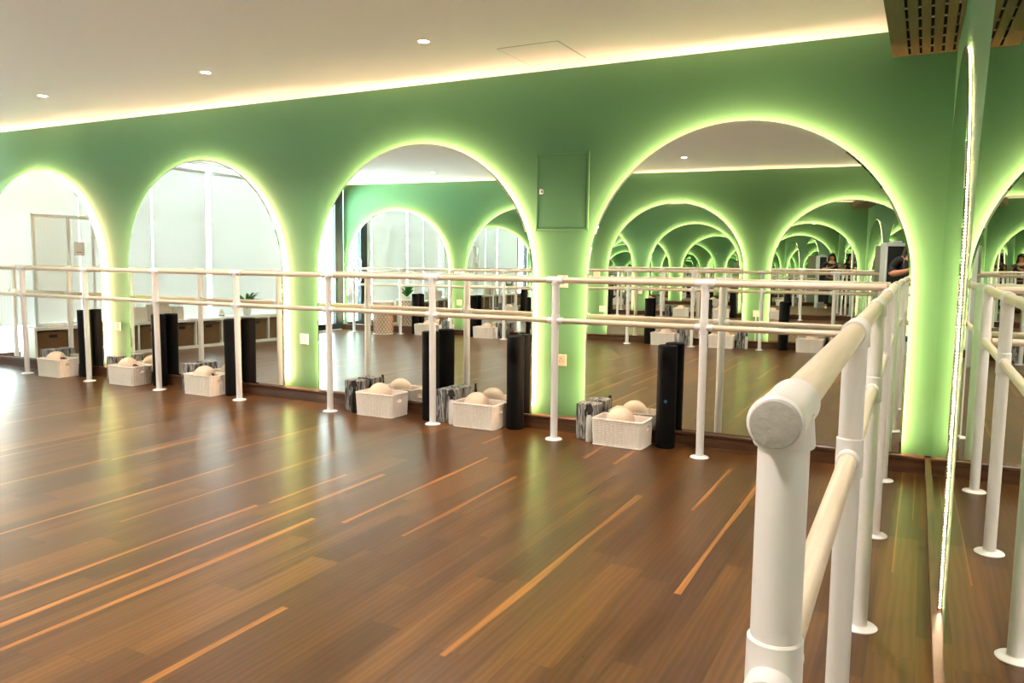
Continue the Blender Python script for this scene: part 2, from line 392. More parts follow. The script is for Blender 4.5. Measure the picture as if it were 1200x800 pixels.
# dark bed under the joints + slab
o0 = len(verts); X0, X1, Y0, Y1 = -L-0.3, 0.25, -W-0.25, 0.2
verts += [(X0,Y0,-0.002),(X1,Y0,-0.002),(X1,Y1,-0.002),(X0,Y1,-0.002),(X0,Y0,-0.15),(X1,Y0,-0.15),(X1,Y1,-0.15),(X0,Y1,-0.15)]
for f_ in [(0,1,2,3),(7,6,5,4),(0,4,5,1),(1,5,6,2),(2,6,7,3),(3,7,4,0)]:
    faces.append(tuple(o0+i for i in f_)); tone.append((0.025,0.012,0.008)); shift.append((0,0,0))
me = bpy.data.meshes.new('floor'); me.from_pydata(verts, [], faces); me.materials.append(M['floor'])
ca = me.attributes.new('tone', 'FLOAT_COLOR', 'CORNER'); cb = me.attributes.new('shift', 'FLOAT_COLOR', 'CORNER')
for p_ in me.polygons:
    for li in p_.loop_indices:
        ca.data[li].color = (*tone[p_.index], 1); cb.data[li].color = (*shift[p_.index], 1)
fl = bpy.data.objects.new('floor', me); COL.objects.link(fl); struct(fl, 'dark oak plank floor with pale sapwood streaks')

T = 0.15
struct(MB().box(-L-T, 0.25, 0, T, -0.15, H+T).build('wall_front', M['paint']), 'green wall with four arched mirrors')
b_ = MB().box(-8.495, 0.25, -T, 0, -0.15, H+T)
struct(b_.build('wall_back', M['paint'], loc=bkp(0, 0), rot=(0, 0, BA)), 'green wall behind the camera')
b_ = MB(); b_.add([(xw(0),0,-.15),(xw(-W),-W,-.15),(xw(-W)+T,-W,-.15),(xw(0)+T,0,-.15),(xw(0),0,H+T),(xw(-W),-W,H+T),(xw(-W)+T,-W,H+T),(xw(0)+T,0,H+T)],
       [(0,3,2,1),(4,5,6,7),(0,1,5,4),(1,2,6,5),(2,3,7,6),(3,0,4,7)])
struct(b_.build('wall_right', M['paint']), 'green side wall beside the near barre')
struct(MB().box(-L-T, 0.3, -W-T, T, H, H+T).build('ceiling', M['ceiling']), 'plain off-white ceiling')
# left wall: posts and beam around the glazing, in a frame whose y runs along the wall
YE = -5.53
lw = MB()
lw.box(-T, 0, YE, 0, 2.27, H)
lw.box(-T, 0, -0.09, 0, 0, 2.27)
lw.box(-T, 0, -4.46, -4.42, 0, 2.27)
lw.box(-T, 0, YE, 0, -0.15, 0.015)
struct(lw.build('wall_left', M['white_wall'], loc=(-L, 0, 0), rot=(0, 0, LK)), 'glazed daylight wall with white piers')
def window(n, y0, y1, mull):
    yc = (y0+y1)/2
    w = empty('window_%d' % n, lfp(yc, -0.09, 0.015), LK); struct(w, 'tall white framed window behind the roller blinds')
    fr = MB(); t_ = 0.03
    fr.box(-.02, .02, y0-yc, y0-yc+t_, 0, 2.255); fr.box(-.02, .02, y1-yc-t_, y1-yc, 0, 2.255)
    fr.box(-.02, .02, y0-yc, y1-yc, 0, t_); fr.box(-.02, .02, y0-yc, y1-yc, 2.255-t_, 2.255)
    for q in mull: fr.box(-.018, .018, q-yc-.014, q-yc+.014, t_, 2.255-t_)
    fr.box(-.018, .018, y0-yc+t_, y1-yc-t_, 1.56, 1.585)
    fr.build('frame', M['white_wall'], w)
    MB().box(-.003, .003, y0-yc+t_, y1-yc-t_, t_, 2.255-t_).build('pane', M['glass'], w)
window(1, -1.45, -0.09, [-0.75]); window(2, -2.80, -1.45, [-2.0]); window(3, -4.42, -2.80, [-3.6])
d = empty('door_1', lfp(-4.995, -0.05, 0.015), LK); struct(d, 'dark framed glass door at the end of the daylight wall')
fr = MB()
for (a, b2) in ((-.535, -.35), (.28, .535)): fr.box(-.035, .035, a, b2, 0, 2.255)
fr.box(-.035, .035, -.35, .28, 2.0, 2.255); fr.box(-.035, .035, -.35, .28, 0, 0.09)
fr.build('frame', M['dark_frame'], d)
MB().box(-.004, .004, -.35, .28, 0.09, 2.0).build('pane', M['glass'], d)
hb = MB(); hb.tube([(.05, .20, .75), (.075, .20, .78), (.075, .20, 1.12), (.05, .20, 1.15)], .010); hb.box(.03,.055,.19,.21,.74,.76); hb.box(.03,.055,.19,.21,1.14,1.16)
hb.build('handle', M['chrome'], d, smooth=True)
ob = MB(); ob.box(-.03, .03, -.035, .035, 0, 2.255); o_ = ob.build('trim_1', M['white_wall'], loc=lfp(-4.44, 0.0), rot=(0, 0, LK)); struct(o_, 'white post between door and blinds')

# skirting boards with a flat ledge
def skirt_front(y, sgn, name):
    b = MB(); d_ = 0.0265 if sgn < 0 else 0.0265
    hh = 0.0596; h2 = ZB-0.002
    ys = [y, y+sgn*d_*0.0]
    # profile: (depth, height)
    prof = [(0, 0), (0.050, 0), (0.050, 0.005), (0.045, 0.006), (0.045, 0.066), (0.049, 0.072), (0.0535, 0.080), (0.0535, ZB-0.006), (0.050, ZB-0.002), (0, ZB-0.002)]
    vs = [(X, y+sgn*p_[0], p_[1]) for X in (-L+.02, xw(y) if sgn < 0 else .05) for p_ in prof]; n = len(prof)
    fs = [tuple(range(n)), tuple(reversed(range(n, 2*n)))] + [(i, (i+1) % n, n+(i+1) % n, n+i) for i in range(n)]
    b.add(vs, fs); return struct(b.build(name, M['skirt']), None)
skirt_front(0, -1, 'baseboard_front')['label'] = 'brown timber skirting along the mirror wall'
skb = skirt_front(0, 1, 'baseboard_back'); skb.location = bkp(0, 0); skb.rotation_euler = (0, 0, BA); skb['label'] = 'brown timber skirting along the back wall'
prof = [(0,0),(0.026,0),(0.026,ZB-0.02),(0.030,ZB-0.012),(0.030,ZB-0.002),(0,ZB-0.002)]
vs = [(xw(yy)-p_[0], yy, p_[1]) for yy in (-6.27, 0) for p_ in prof]; n = len(prof)
b_ = MB().add(vs, [tuple(range(n)), tuple(reversed(range(n, 2*n)))] + [(i, (i+1) % n, n+(i+1) % n, n+i) for i in range(n)])
struct(b_.build('baseboard_right', M['skirt']), 'brown timber skirting along the side wall')
struct(MB().box(0, .03, -4.40, -0.07, 0.0, ZB).build('baseboard_left', M['skirt'], loc=(-L, 0, 0), rot=(0, 0, LK)), 'brown timber skirting under the blinds')

# ------------------------------------------------------------------ arched mirrors
def arch_pts(r, zb, n=56, inset=0.0):
    r2 = r-inset; pts = [(-r2, zb+inset)]
    for k in range(n+1):
        a = PI - PI*k/n; pts.append((r2*math.cos(a), (ZS-0)+r2*math.sin(a)))
    pts.append((r2, zb+inset)); return pts
def make_mirror(standoff, zb=ZB, bev=0.011):
    """local frame: face looks to -y, y=0 is the face, z up from zb, origin at the base centre"""
    th = 0.006
    root = empty('arched_mirror')
    P0 = [(x, z-zb) for x, z in arch_pts(R, zb)]
    P1 = [(x, z-zb) for x, z in arch_pts(R, zb, inset=bev)]
    n = len(P0)
    m = MB()
    m.add([(x, 0, z) for x, z in P1], [tuple(range(n))], 0)
    # bevelled rim, then the edge
    vs = [(x, 0, z) for x, z in P1] + [(x, 0.0022, z) for x, z in P0]
    m.add(vs, [(i, (i+1) % n, n+(i+1) % n, n+i) for i in range(n)], 0)
    m.build('mirror_glass', [M['mirror']], root)
    e = MB()
    vs = [(x, 0.0022, z) for x, z in P0] + [(x, th, z) for x, z in P0]
    e.add(vs, [(i, (i+1) % n, n+(i+1) % n, n+i) for i in range(n)], 0)
    e.add([(x, th, z) for x, z in P0], [tuple(reversed(range(n)))], 1)
    e.build('glass_edge', [M['mirror_edge'], M['mirror_back']], root)
    # backing frame set in from the rim, carries the led strip
    ins = 0.030 if standoff > 0.04 else 0.006
    if standoff > 0.04:
        P2 = [(x, z-zb) for x, z in arch_pts(R, zb, inset=ins+0.028)]; P3 = [(x, z-zb) for x, z in arch_pts(R, zb, inset=ins+0.045)]
        f_ = MB(); n2 = n
        vs = [(x, y, z) for (PP, y) in ((P2, th), (P2, standoff), (P3, standoff), (P3, th)) for x, z in PP]
        fs = []
        for i in range(n2-1):
            for a in range(4):
                bq = (a+1) % 4; fs.append((a*n2+i, a*n2+i+1, bq*n2+i+1, bq*n2+i))
        fs += [(0, n2, 2*n2, 3*n2), (n2-1, 4*n2-1, 3*n2-1, 2*n2-1)]
        f_.add(vs, fs); f_.build('backing_frame', M['mirror_back'], root)
    # led strip
    Pl = [(x, z-zb) for x, z in arch_pts(R, zb, inset=ins)]
    y0, y1 = (th+0.004, standoff-0.008) if standoff > 0.04 else (th+0.001, th+0.0048)
    s_ = MB(); pl = Pl
    pl2 = [(x, z-zb) for x, z in arch_pts(R, zb, inset=ins+0.022)] if standoff > 0.04 else pl
    o = [(x, y0, z) for x, z in pl] + [(x, y1, z) for x, z in pl2]
    s_.add(o, [(i, i+1, n+i+1, n+i) for i in range(n-1)])
    s_.build('led_strip', M['led'] if standoff > 0.04 else M['led_dots'], root)
    return root
fm = make_mirror(0.05)
tilt = [-0.005, -0.008, -0.0052, -0.0024]
def mirror_label(o, lab, grp): tag(o, lab, 'mirror', grp)
flab = ['backlit arched mirror farthest left on the front wall, cut by the photo edge',
        'second backlit arched mirror from the left on the front wall, filled with white blinds',
        'backlit arched mirror left of the green wall hatch',
        'largest backlit arched mirror, right of the green wall hatch, reflecting nested arches']
for i, c in enumerate(FRONT_C):
    o = fm if i == 0 else copy_tree(fm)
    o.location = (c, -0.05-0.0035, ZB); o.rotation_euler = (tilt[i], 0, 0.0009)
    mirror_label(o, flab[i], 'arched mirrors on the front wall')
blab = ['reflected arched mirror nearest the glass door on the back wall', 'reflected arched mirror second from the glass door on the back wall',
        'reflected arched mirror second from the display totem on the back wall', 'reflected arched mirror behind the display totem and the photographer']
for i, c in enumerate(BACK_C):
    o = copy_tree(fm); o.location = bkp(c, 0.0535, ZB); o.rotation_euler = (0, 0, PI+BA)
    mirror_label(o, blab[i], 'arched mirrors on the back wall')
rm = make_mirror(0.0165, zb=ZB+0.002)
for i, c in enumerate([-1.20, -3.50]):
    o = rm if i == 0 else copy_tree(rm)
    o.location = (xw(c)-0.0165, c, ZB+0.002); o.rotation_euler = (0, 0, -PI/2 + math.atan(WS))
    mirror_label(o, ['arched mirror on the side wall, seen edge-on nearest the corner', 'arched mirror on the side wall beside the near end of the barre'][i], 'arched mirrors on the side wall')

# ------------------------------------------------------------------ barres
PR, UR, LR, CR, FR = 0.0225, 0.0190, 0.0168, 0.0237, 0.053
def prof_cyl(r, h0, h1, c=0.002): return [(r-c, h0), (r, h0+c), (r, h1-c), (r-c, h1)]
post_m = MB().lathe(prof_cyl(PR, 0.004, RAIL-0.012, 0.001), seg=32)
flange_m = MB().lathe([(FR, 0.0005), (FR, 0.003), (FR-0.004, 0.0065), (PR+0.006, 0.0095), (PR+0.0015, 0.011), (PR+0.0015, 0.0125), (PR-0.002, 0.0125)], seg=36)
def conn(axis, upper, end=0):
    m_ = MB()
    r_ = CR if upper else 0.0212
    hl = 0.056 if upper else 0.050
    a0, a1 = -hl, hl
    m_.lathe([(r_-0.0025, a0), (r_, a0+0.002), (r_, a0+0.010), (r_-0.0006, a0+0.012), (r_-0.0006, a1-0.012), (r_, a1-0.010), (r_, a1-0.002), (r_-0.0025, a1)], axis=axis, seg=32, z=0)
    if upper: m_.lathe([(PR+0.0035, -0.030), (PR+0.0045, -0.028), (PR+0.002, 0.0)], seg=32)
    else: m_.lathe([(PR+0.001, -0.040), (PR+0.0028, -0.038), (PR+0.0032, 0), (PR+0.0028, 0.038), (PR+0.001, 0.040)], seg=32)
    return m_
first = {}
def barre(name, axis, posts, start, end, label, wall_end_caps=(True, True), slope=0.0, corner=False):
    root = empty(name, (0, 0, 0), label=label, cat='ballet barre')
    # all parts are made in a frame whose rail runs along local x (axis 'x') or y
    key = axis
    mat = M['rail_x'] if axis == 'x' else M['rail_y']
    if key not in first: first[key] = {}
    objs = first[key]
    for p in posts:
        x, y = (p if isinstance(p, tuple) else (p, 0))
        if 'post' not in first:
            po = post_m.build('post', M['white'], root, smooth=True); fo = flange_m.build('floor_flange', M['flange'], po, smooth=True); first['post'] = (po, fo)
        else:
            po = first['post'][0].copy(); COL.objects.link(po); po.parent = root
            fo = first['post'][1].copy(); COL.objects.link(fo); fo.parent = po
        po.location = (x, y, 0)
        for upper in (True, False):
            k = 'u' if upper else 'l'
            if k not in objs: co = conn(axis, upper).build('connector', M['white'], root, smooth=True); objs[k] = co
            else: co = objs[k].copy(); COL.objects.link(co); co.parent = root
            co.location = (x, y, RAIL if upper else LOW)
            co.parent = root
    for (r_, z, nm) in ((UR, RAIL, 'upper_rail'), (LR, LOW, 'lower_rail')):
        m_ = MB(); n = 8
        pts = [(start[0]+(end[0]-start[0])*k/n, start[1]+(end[1]-start[1])*k/n, z) for k in range(n+1)]
        m_.tube(pts, r_, seg=32); ro = m_.build(nm, mat, root, smooth=True)
    return root
px = [-8.53, -7.6032, -6.678, -5.7525, -4.8188, -3.897, -2.9979, -2.0889, -1.1657]
fb = barre('ballet_barre', 'x', [(x, -B) for x in px], (-8.60, -B), (-0.2097-0.030, -B), 'long double-rail white barre running along the front mirror wall')
bxs = [-8.08, -7.24, -6.37, -5.51, -4.59, -3.67, -2.80, -1.93, -1.07]
bb = barre('ballet_barre', 'x', [(x*1.004, 0) for x in bxs], (-8.20, 0), (-0.22, 0), 'double-rail white barre along the back wall, seen only in the mirrors')
bb.location = bkp(0, 0.28); bb.rotation_euler = (0, 0, BA)
def rbx(y): return -0.2097 - WS*(y+B)
ry = [-B - 0.926*k for k in range(5)]
rb = barre('ballet_barre', 'y', [(rbx(y), y) for y in ry], (rbx(-B+0.03), -B+0.03), (rbx(-4.032), -4.032), 'foreground double-rail white barre running to the corner along the side wall')
# wooden end grain cap of the near rail ends and the blind end by the corner
for (r_, z) in ((UR, RAIL), (LR, LOW)):
    c = MB(); yy = -4.032; c.lathe([(0.001, -0.0105), (r_*0.7, -0.0105), (r_+0.0008, -0.0095), (r_+0.0022, -0.006), (r_+0.0022, 0.008), (r_+0.001, 0.010)], axis='y', seg=36)
    c.build('end_cap', M['cap'], rb, smooth=True, loc=(rbx(yy), yy, z))['label'] = 'rough grey-beige rail end cap'
for (r_, z) in ((UR, RAIL), (LR, LOW)):
    c = MB(); c.sphere((0, 0, 0), CR if z > .9 else 0.0212, 24, 14)
    c.build('corner_elbow', M['white'], rb, smooth=True, loc=(rbx(-B), -B+0.012, z))

# ------------------------------------------------------------------ storage baskets and what is in them
def make_basket():
    bw, bd, bh = 0.325, 0.205, 0.158       # outer size at the rim
    root = empty('storage_basket')
    m_ = MB(); nz = 22
    def ring(t, inset):
        pts = []
        x1, y1 = (bw/2-inset)*(0.965+0.035*t), (bd/2-inset)*(0.955+0.045*t); rc = 0.016
        nx, ny, nc = 44, 26, 4
        def side(ax, ay, bx_, by_, n_):
            for k in range(n_): pts.append((ax+(bx_-ax)*k/n_, ay+(by_-ay)*k/n_))
        side(-x1+rc, -y1, x1-rc, -y1, nx)
        for k in range(nc): a = -PI/2+PI/2*k/nc; pts.append((x1-rc+rc*math.cos(a), -y1+rc+rc*math.sin(a)))
        side(x1, -y1+rc, x1, y1-rc, ny)
        for k in range(nc): a = PI/2*k/nc; pts.append((x1-rc+rc*math.cos(a), y1-rc+rc*math.sin(a)))
        side(x1-rc, y1, -x1+rc, y1, nx)
        for k in range(nc): a = PI/2+PI/2*k/nc; pts.append((-x1+rc+rc*math.cos(a), y1-rc+rc*math.sin(a)))
        side(-x1, y1-rc, -x1, -y1+rc, ny)
        for k in range(nc): a = PI+PI/2*k/nc; pts.append((-x1+rc+rc*math.cos(a), -y1+rc+rc*math.sin(a)))
        return pts
    cnt = len(ring(1, 0))
    vs = []; fs = []
    for i in range(nz+1):
        t = i/nz; rg = ring(t, 0)
        for k, (x, y) in enumerate(rg):
            # plaited ropes: columns with a horizontal twist
            d_ = 0.0030*math.cos(2*PI*k/4.0) + 0.0015*math.cos(PI*i + (PI if (k//4) % 2 else 0))
            rr_ = math.hypot(x, y); nx_, ny_ = x/rr_, y/rr_
            vs.append((x+nx_*d_, y+ny_*d_, 0.004+bh*t))
    def hole(i, x, y): return 13 <= i <= 17 and abs(y) < 0.030 and abs(x) > bw/2*0.93
    rg = ring(0.7, 0)
    for i in range(nz):
        for k in range(cnt):
            k2 = (k+1) % cnt
            if hole(i, rg[k][0], rg[k][1]) and hole(i, rg[k2][0], rg[k2][1]): continue
            fs.append((i*cnt+k, i*cnt+k2, (i+1)*cnt+k2, (i+1)*cnt+k))
    m_.add(vs, fs)
    # inner wall, floor, rolled rim
    vs = []; fs = []
    for i in range(nz+1):
        t = i/nz
        for (x, y) in ring(t, 0.010): vs.append((x, y, 0.010+(bh-0.006)*t))
    for i in range(nz):
        for k in range(cnt):
            k2 = (k+1) % cnt
            if hole(i, rg[k][0], rg[k][1]) and hole(i, rg[k2][0], rg[k2][1]): continue
            fs.append((i*cnt+k2, i*cnt+k, (i+1)*cnt+k, (i+1)*cnt+k2))
    fs.append(tuple(range(cnt)))
    m_.add(vs, fs)
    m_.add([(x, y, 0.002) for x, y in ring(0, 0)], [tuple(reversed(range(cnt)))])
    m_.tube([(x, y, 0.004) for x, y in ring(0, 0)], 0.004, seg=6, closed=True)
    m_.build('body', M['basket'], root, smooth=False)
    rm_ = MB(); rg1 = ring(1, 0.003)
    rm_.tube([(x, y, bh+0.004+0.0012*math.sin(k*PI/2)) for k, (x, y) in enumerate(rg1)], [0.0062+0.001*math.sin(k*PI/2) for k in range(cnt)], seg=7, closed=True)
    rm_.build('rim', M['basket'], root)
    for sx in (-1, 1):
        hm = MB(); zc = 0.004+bh*15.5/22; xx = sx*(bw/2*0.99-0.004)
        pts = [(xx, 0.031*math.cos(a)*1.0, zc+0.0165*math.sin(a)) for a in [2*PI*k/20 for k in range(20)]]
        hm.tube(pts, 0.0042, seg=7, closed=True); hm.build('handle', M['basket'], root)
    return root
def make_roll():
    root = MB()
    r_ = 0.0585; h = 0.622
    root.lathe([(0.004, h-0.012), (0.012, h-0.006), (r_-0.006, h), (r_-0.001, h-0.004), (r_, h-0.012), (r_, 0.010), (r_-0.003, 0.001), (0.004, 0.001)], seg=48, cap=True)
    return root.build('foam_roller', M['black_foam'], smooth=True)
def make_block():
    return MB().bbox(-0.032, 0.032, -0.062, 0.062, 0, 0.228, 0.006).build('yoga_block', M['marble'], smooth=False)
def make_bottle(body):
    root = empty('spray_bottle')
    MB().lathe([(0.016, 0.0), (0.0200, 0.003), (0.0205, 0.030), (0.0205, 0.130), (0.018, 0.152), (0.012, 0.166), (0.0105, 0.176)], seg=28).build('bottle_body', body, root, smooth=True)
    hm = MB(); hm.lathe([(0.0125, 0.172), (0.0125, 0.190), (0.009, 0.196)], seg=20)
    hm.add([(-.009,-.018,.192),(.009,-.018,.192),(.009,.026,.192),(-.009,.026,.192),(-.007,-.024,.236),(.007,-.024,.236),(.007,.010,.240),(-.007,.010,.240)],
           [(0,3,2,1),(4,5,6,7),(0,1,5,4),(1,2,6,5),(2,3,7,6),(3,0,4,7)])
    hm.build('spray_head', M['black_plastic'], root)
    tr = MB(); tr.tube([(0, -.020, .216), (0, -.034, .204), (0, -.036, .184), (0, -.030, .166)], [0.004, 0.0045, 0.004, 0.003], seg=8); tr.build('trigger', M['black_plastic'], root, smooth=True)
    return root
def make_strap():
    m_ = MB()
    pts = []
    for k in range(61):
        a = k/60*2.6*2*PI; pts.append((0.020*math.cos(a), 0.034*math.sin(a), 0.02+0.05*k/60+0.012*math.sin(a*1.7)))
    m_.tube(pts, 0.007, seg=8); return m_.build('exercise_strap', M['black_plastic'], smooth=True)
bk0 = make_basket(); rl0 = make_roll(); bl0 = make_block(); st0 = make_strap()
bt = {'silver': make_bottle(M['silver']), 'white': make_bottle(M['bottle_white']), 'black': make_bottle(M['bottle_black'])}
used = set()
def place(proto, loc, rz, label, cat, grp):
    if proto.name not in used: used.add(proto.name); o = proto
    else: o = copy_tree(proto)
    o.location = loc; o.rotation_euler = (0, 0, rz); tag(o, label, cat, grp); return o
def ball_obj(loc, label, grp):
    global ball0
    if 'ball0' not in globals():
        ball0 = MB().sphere((0, 0, 0.088), 0.088, 40, 26).build('exercise_ball', M['ball'], smooth=True)
        # small valve plug
        MB().lathe([(0.006, -0.002), (0.006, 0.0008), (0.003, 0.0012)], seg=14).build('valve_plug', M['ball'], ball0, loc=(0, 0, 0.1755))
        o = ball0
    else: o = copy_tree(ball0)
    o.location = loc; tag(o, label, 'ball', grp)
    o.rotation_euler = (random.random()*0.5, random.random()*0.5, random.random()*6)
    # keep the resting point under the turned ball
    rotm = o.rotation_euler.to_matrix(); cc = rotm @ Vector((0, 0, 0.088)); o.location = Vector(loc) + Vector((0, 0, 0.088)) - cc
    return o
where_f = ['at the leftmost arch', 'at the leftmost pillar', 'at the second arch', 'left foot of third arch', 'right foot of third arch', 'nearest the camera']
# per bay: basket x0 (left), y front, roll (x, y), blocks x list, bottle
sets_f = [
    dict(b=(-7.225, -0.215), r=(-6.954, -0.114), bl=[-7.50, -7.425], bo=None, strap=True),
    dict(b=(-6.255, -0.180), r=(-5.94, -0.114), bl=[-6.525, -6.455], bo=None, strap=True),
    dict(b=(-5.275, -0.195), r=(-5.035, -0.14), bl=[-5.545, -5.475], bo=None, strap=True),
    dict(b=(-3.500, -0.180), r=(-3.096, -0.155), bl=[-3.80, -3.728], bo=('black', -3.715, -0.225), strap=False),
    dict(b=(-2.690, -0.165), r=(-2.448, -0.114), bl=[-2.995, -2.922], bo=('white', -2.885, -0.215), strap=False),
    dict(b=(-1.668, -0.188), r=(-1.414, -0.129), bl=[-1.943, -1.872], bo=('silver', -1.868, -0.235), strap=False)]
for i, s_ in enumerate(sets_f):
    wl = where_f[i]
    bx_, by_ = s_['b']
    place(bk0, (bx_, by_, 0), 0.02*math.sin(i*2.1), 'white woven floor basket with a ball, ' + wl, 'basket', 'woven baskets along the front wall')
    ball_obj((bx_-0.02+0.01*math.sin(i*3), by_+0.001, 0.0530), 'beige ball sitting in the woven basket, ' + wl, 'exercise balls along the front wall')
    ro = place(rl0, (s_['r'][0], s_['r'][1], 0), 0, 'upright black foam roller right of the basket, ' + wl, 'foam roller', 'black foam rollers along the front wall')
    if i == 5:
        em = MB()
        pts = [(0.0135*math.cos(a)*(1 if k % 2 else 0.45), 0.0135*math.sin(a)*(1 if k % 2 else 0.45)) for k, a in enumerate([2*PI*k/10 for k in range(10)])]
        ang = math.radians(-78)
        def onr(u, v): a_ = ang+u/0.0588; return (0.0590*math.cos(a_), 0.0590*math.sin(a_), 0.29+v)
        em.add([onr(u, v) for u, v in pts]+[onr(0, 0)], [(k, (k+1) % 10, 10) for k in range(10)])
        em.build('emblem', M['label_blue'], ro)['label'] = 'small dark blue emblem'
    for q, xx in enumerate(s_['bl']):
        place(bl0, (xx, -0.128+0.012*q*(-1)**i, 0), 0.03*(q-0.5), ('outer' if q == 0 else 'inner') + ' grey marbled foam block on end, ' + wl, 'yoga block', 'marbled foam blocks along the front wall')
    if s_['bo']:
        k, xx, yy = s_['bo']
        place(bt[k], (xx, yy, 0), -0.5, {'silver': 'silver spray bottle with a black head beside the nearest basket', 'black': 'black spray bottle beside the basket at left foot of third arch', 'white': 'white spray bottle beside the basket at right foot of third arch'}[k], 'spray bottle', 'spray bottles along the front wall')
    if s_['strap']:
        place(st0, (bx_+0.110, by_-0.01, 0.095), 0.4*i, 'coiled black strap in the woven basket, ' + wl, 'strap', 'black straps in the baskets')
# back wall, mirrored order, seen in the mirrors
where_b = ['beside the cane hamper', 'second bay from hamper', 'third bay from hamper', 'third bay from totem', 'second bay from totem', 'beside the totem']
sets_b = [
    dict(b=-6.83, r=-7.055, bl=[-6.53, -6.455], bo=('white', -6.58)),
    dict(b=-5.84, r=-6.065, bl=[-5.60, -5.528], bo=('white', -5.645)),
    dict(b=-4.93, r=-5.155, bl=[-4.70, -4.628], bo=('white', -4.74)),
    dict(b=-3.185, r=-3.41, bl=[-2.94, -2.868], bo=('silver', -2.985)),
    dict(b=-2.42, r=-2.645, bl=[-2.20, -2.128], bo=('silver', -2.10)),
    dict(b=-1.33, r=-1.66, bl=[-1.02, -.948], bo=('black', -1.13))]
for i, s_ in enumerate(sets_b):
    wl = 'by back wall, ' + where_b[i]
    place(bk0, bkp(s_['b'], 0.195), BA, 'white woven basket ' + wl, 'basket', 'woven baskets along the back wall')
    ball_obj(bkp(s_['b']+0.03, 0.196, 0.0530), 'beige ball in the woven basket ' + wl, 'exercise balls along the back wall')
    place(rl0, bkp(s_['r'], 0.135), 0, 'upright black foam roller ' + wl, 'foam roller', 'black foam rollers along the back wall')
    for q, xx in enumerate(s_['bl']):
        place(bl0, bkp(xx, 0.130), BA, ('left' if q == 0 else 'right') + ' marbled foam block ' + wl, 'yoga block', 'marbled foam blocks along the back wall')
    k, xx = s_['bo']
    place(bt[k], bkp(xx, 0.225), PI-0.4, k + ' spray bottle ' + wl, 'spray bottle', 'spray bottles along the back wall')

# ------------------------------------------------------------------ wall fittings
hatch = empty('access_hatch', (-2.1775, -0.001, 1.5625), label='green painted metal hatch set in the front wall between two arches', cat='access panel')
hw, hh = 0.187, 0.2505
fr = MB()
for (x0, x1, z0, z1) in ((-hw, -hw+.014, -hh, hh), (hw-.014, hw, -hh, hh), (-hw, hw, -hh, -hh+.014), (-hw, hw, hh-.014, hh)): fr.bbox(x0, x1, -0.009, 0.0, z0, z1, 0.002)
fr.build('frame', M['paint'], hatch)
MB().bbox(-hw+.0185, hw-.0185, -0.0045, 0.0, -hh+.0185, hh-.0185, 0.0015).build('door', M['paint'], hatch)
lt = MB(); pts = [(-.013, -.016), (.006, -.016), (.013, -.010), (.0165, 0), (.013, .010), (.006, .016), (-.013, .016)]
lt.add([(x, -.0045, z) for x, z in pts]+[(x, -.0085, z) for x, z in pts], [tuple(range(7, 14))]+[(i, (i+1) % 7, 7+(i+1) % 7, 7+i) for i in range(7)], 0)
latch = lt.build('latch', M['plate_white'], hatch, loc=(-.148, 0, 0.003))
MB().box(.001, .011, -.0095, -.0085, -.007, .007).build('keyhole', M['dark'], latch)
def plate(name, loc, rz, w_, h_, kind, label, cat, mat=None, grp=None):
    o = empty(name, loc, rz, label=label, cat=cat, group=grp)
    MB().bbox(-w_/2, w_/2, -0.008, 0, -h_/2, h_/2, 0.002).build('cover_plate', mat or M['plate'], o)
    if kind == 'switch':
        MB().bbox(-w_*.32, w_*.32, -0.0115, -0.006, -h_*.32, h_*.32, 0.001).build('rocker', mat or M['plate'], o)
    else:
        s = MB()
        for (a, b2, rot) in ((0, .014, 0), (-.010, -.008, 1), (.010, -.008, -1)):
            s.box(a-.0016, a+.0016, -0.0088, -0.0078, b2-.005, b2+.005)
        for a in (-.009, .009): s.box(a-.0012, a+.0012, -0.0088, -0.0078, .006-.004, .006+.004)
        s.build('pin_holes', M['dark'], o)
    return o
plate('light_switch', (-2.165, 0, 0.985), 0, .073, .078, 'switch', 'beige switch plate behind the upper rail under the hatch', 'light switch')
plate('wall_socket', (-2.165, 0, 0.467), 0, .068, .075, 'socket', 'beige socket low on the pillar under the hatch', 'socket', grp='front wall sockets')
plate('wall_socket', (-4.385, 0, 0.484), 0, .080, .080, 'socket', 'white socket on the pillar between the second and third arch', 'socket', M['plate_white'], 'front wall sockets')
plate('wall_socket', (-6.640, 0, 0.478), 0, .080, .078, 'socket', 'pale socket on the pillar between the first two arches', 'socket', M['plate'], 'front wall sockets')
plate('wall_socket', bkp(-4.11, 0, 0.450), PI+BA, .085, .085, 'socket', 'back wall socket reflected at the left edge of the largest arch', 'socket', grp='back wall sockets')
so = plate('wall_socket', bkp(-2.01, 0, 0.455), PI+BA, .085, .085, 'socket', 'back wall socket with a round plug, reflected in the largest arch', 'socket', grp='back wall sockets')
pg = MB().lathe([(.016, 0), (.019, .004), (.019, .026), (.012, .032)], axis='y', seg=18)
pgo = pg.build('plug', M['plate_white'], so, smooth=True, loc=(0, -.040, 0))
MB().tube([(0, -.03, -.01), (0, -.035, -.06), (.004, -.02, -.20), (0, -.02, -.37)], 0.0035, seg=8).build('cord', M['plate_white'], so, smooth=True)
plate('wall_socket', bkp(-6.37, 0, 0.505), PI+BA, .085, .085, 'socket', 'back wall socket reflected in the arch left of the hatch', 'socket', grp='back wall sockets')
plate('light_switch', bkp(-6.415, 0, 0.950), PI+BA, .075, .080, 'switch', 'left one of two reflected back wall switches behind the rail', 'light switch', M['plate_white'], 'paired back wall switches')
plate('light_switch', bkp(-6.325, 0, 0.950), PI+BA, .075, .080, 'switch', 'right one of two reflected back wall switches behind the rail', 'light switch', M['plate_white'], 'paired back wall switches')
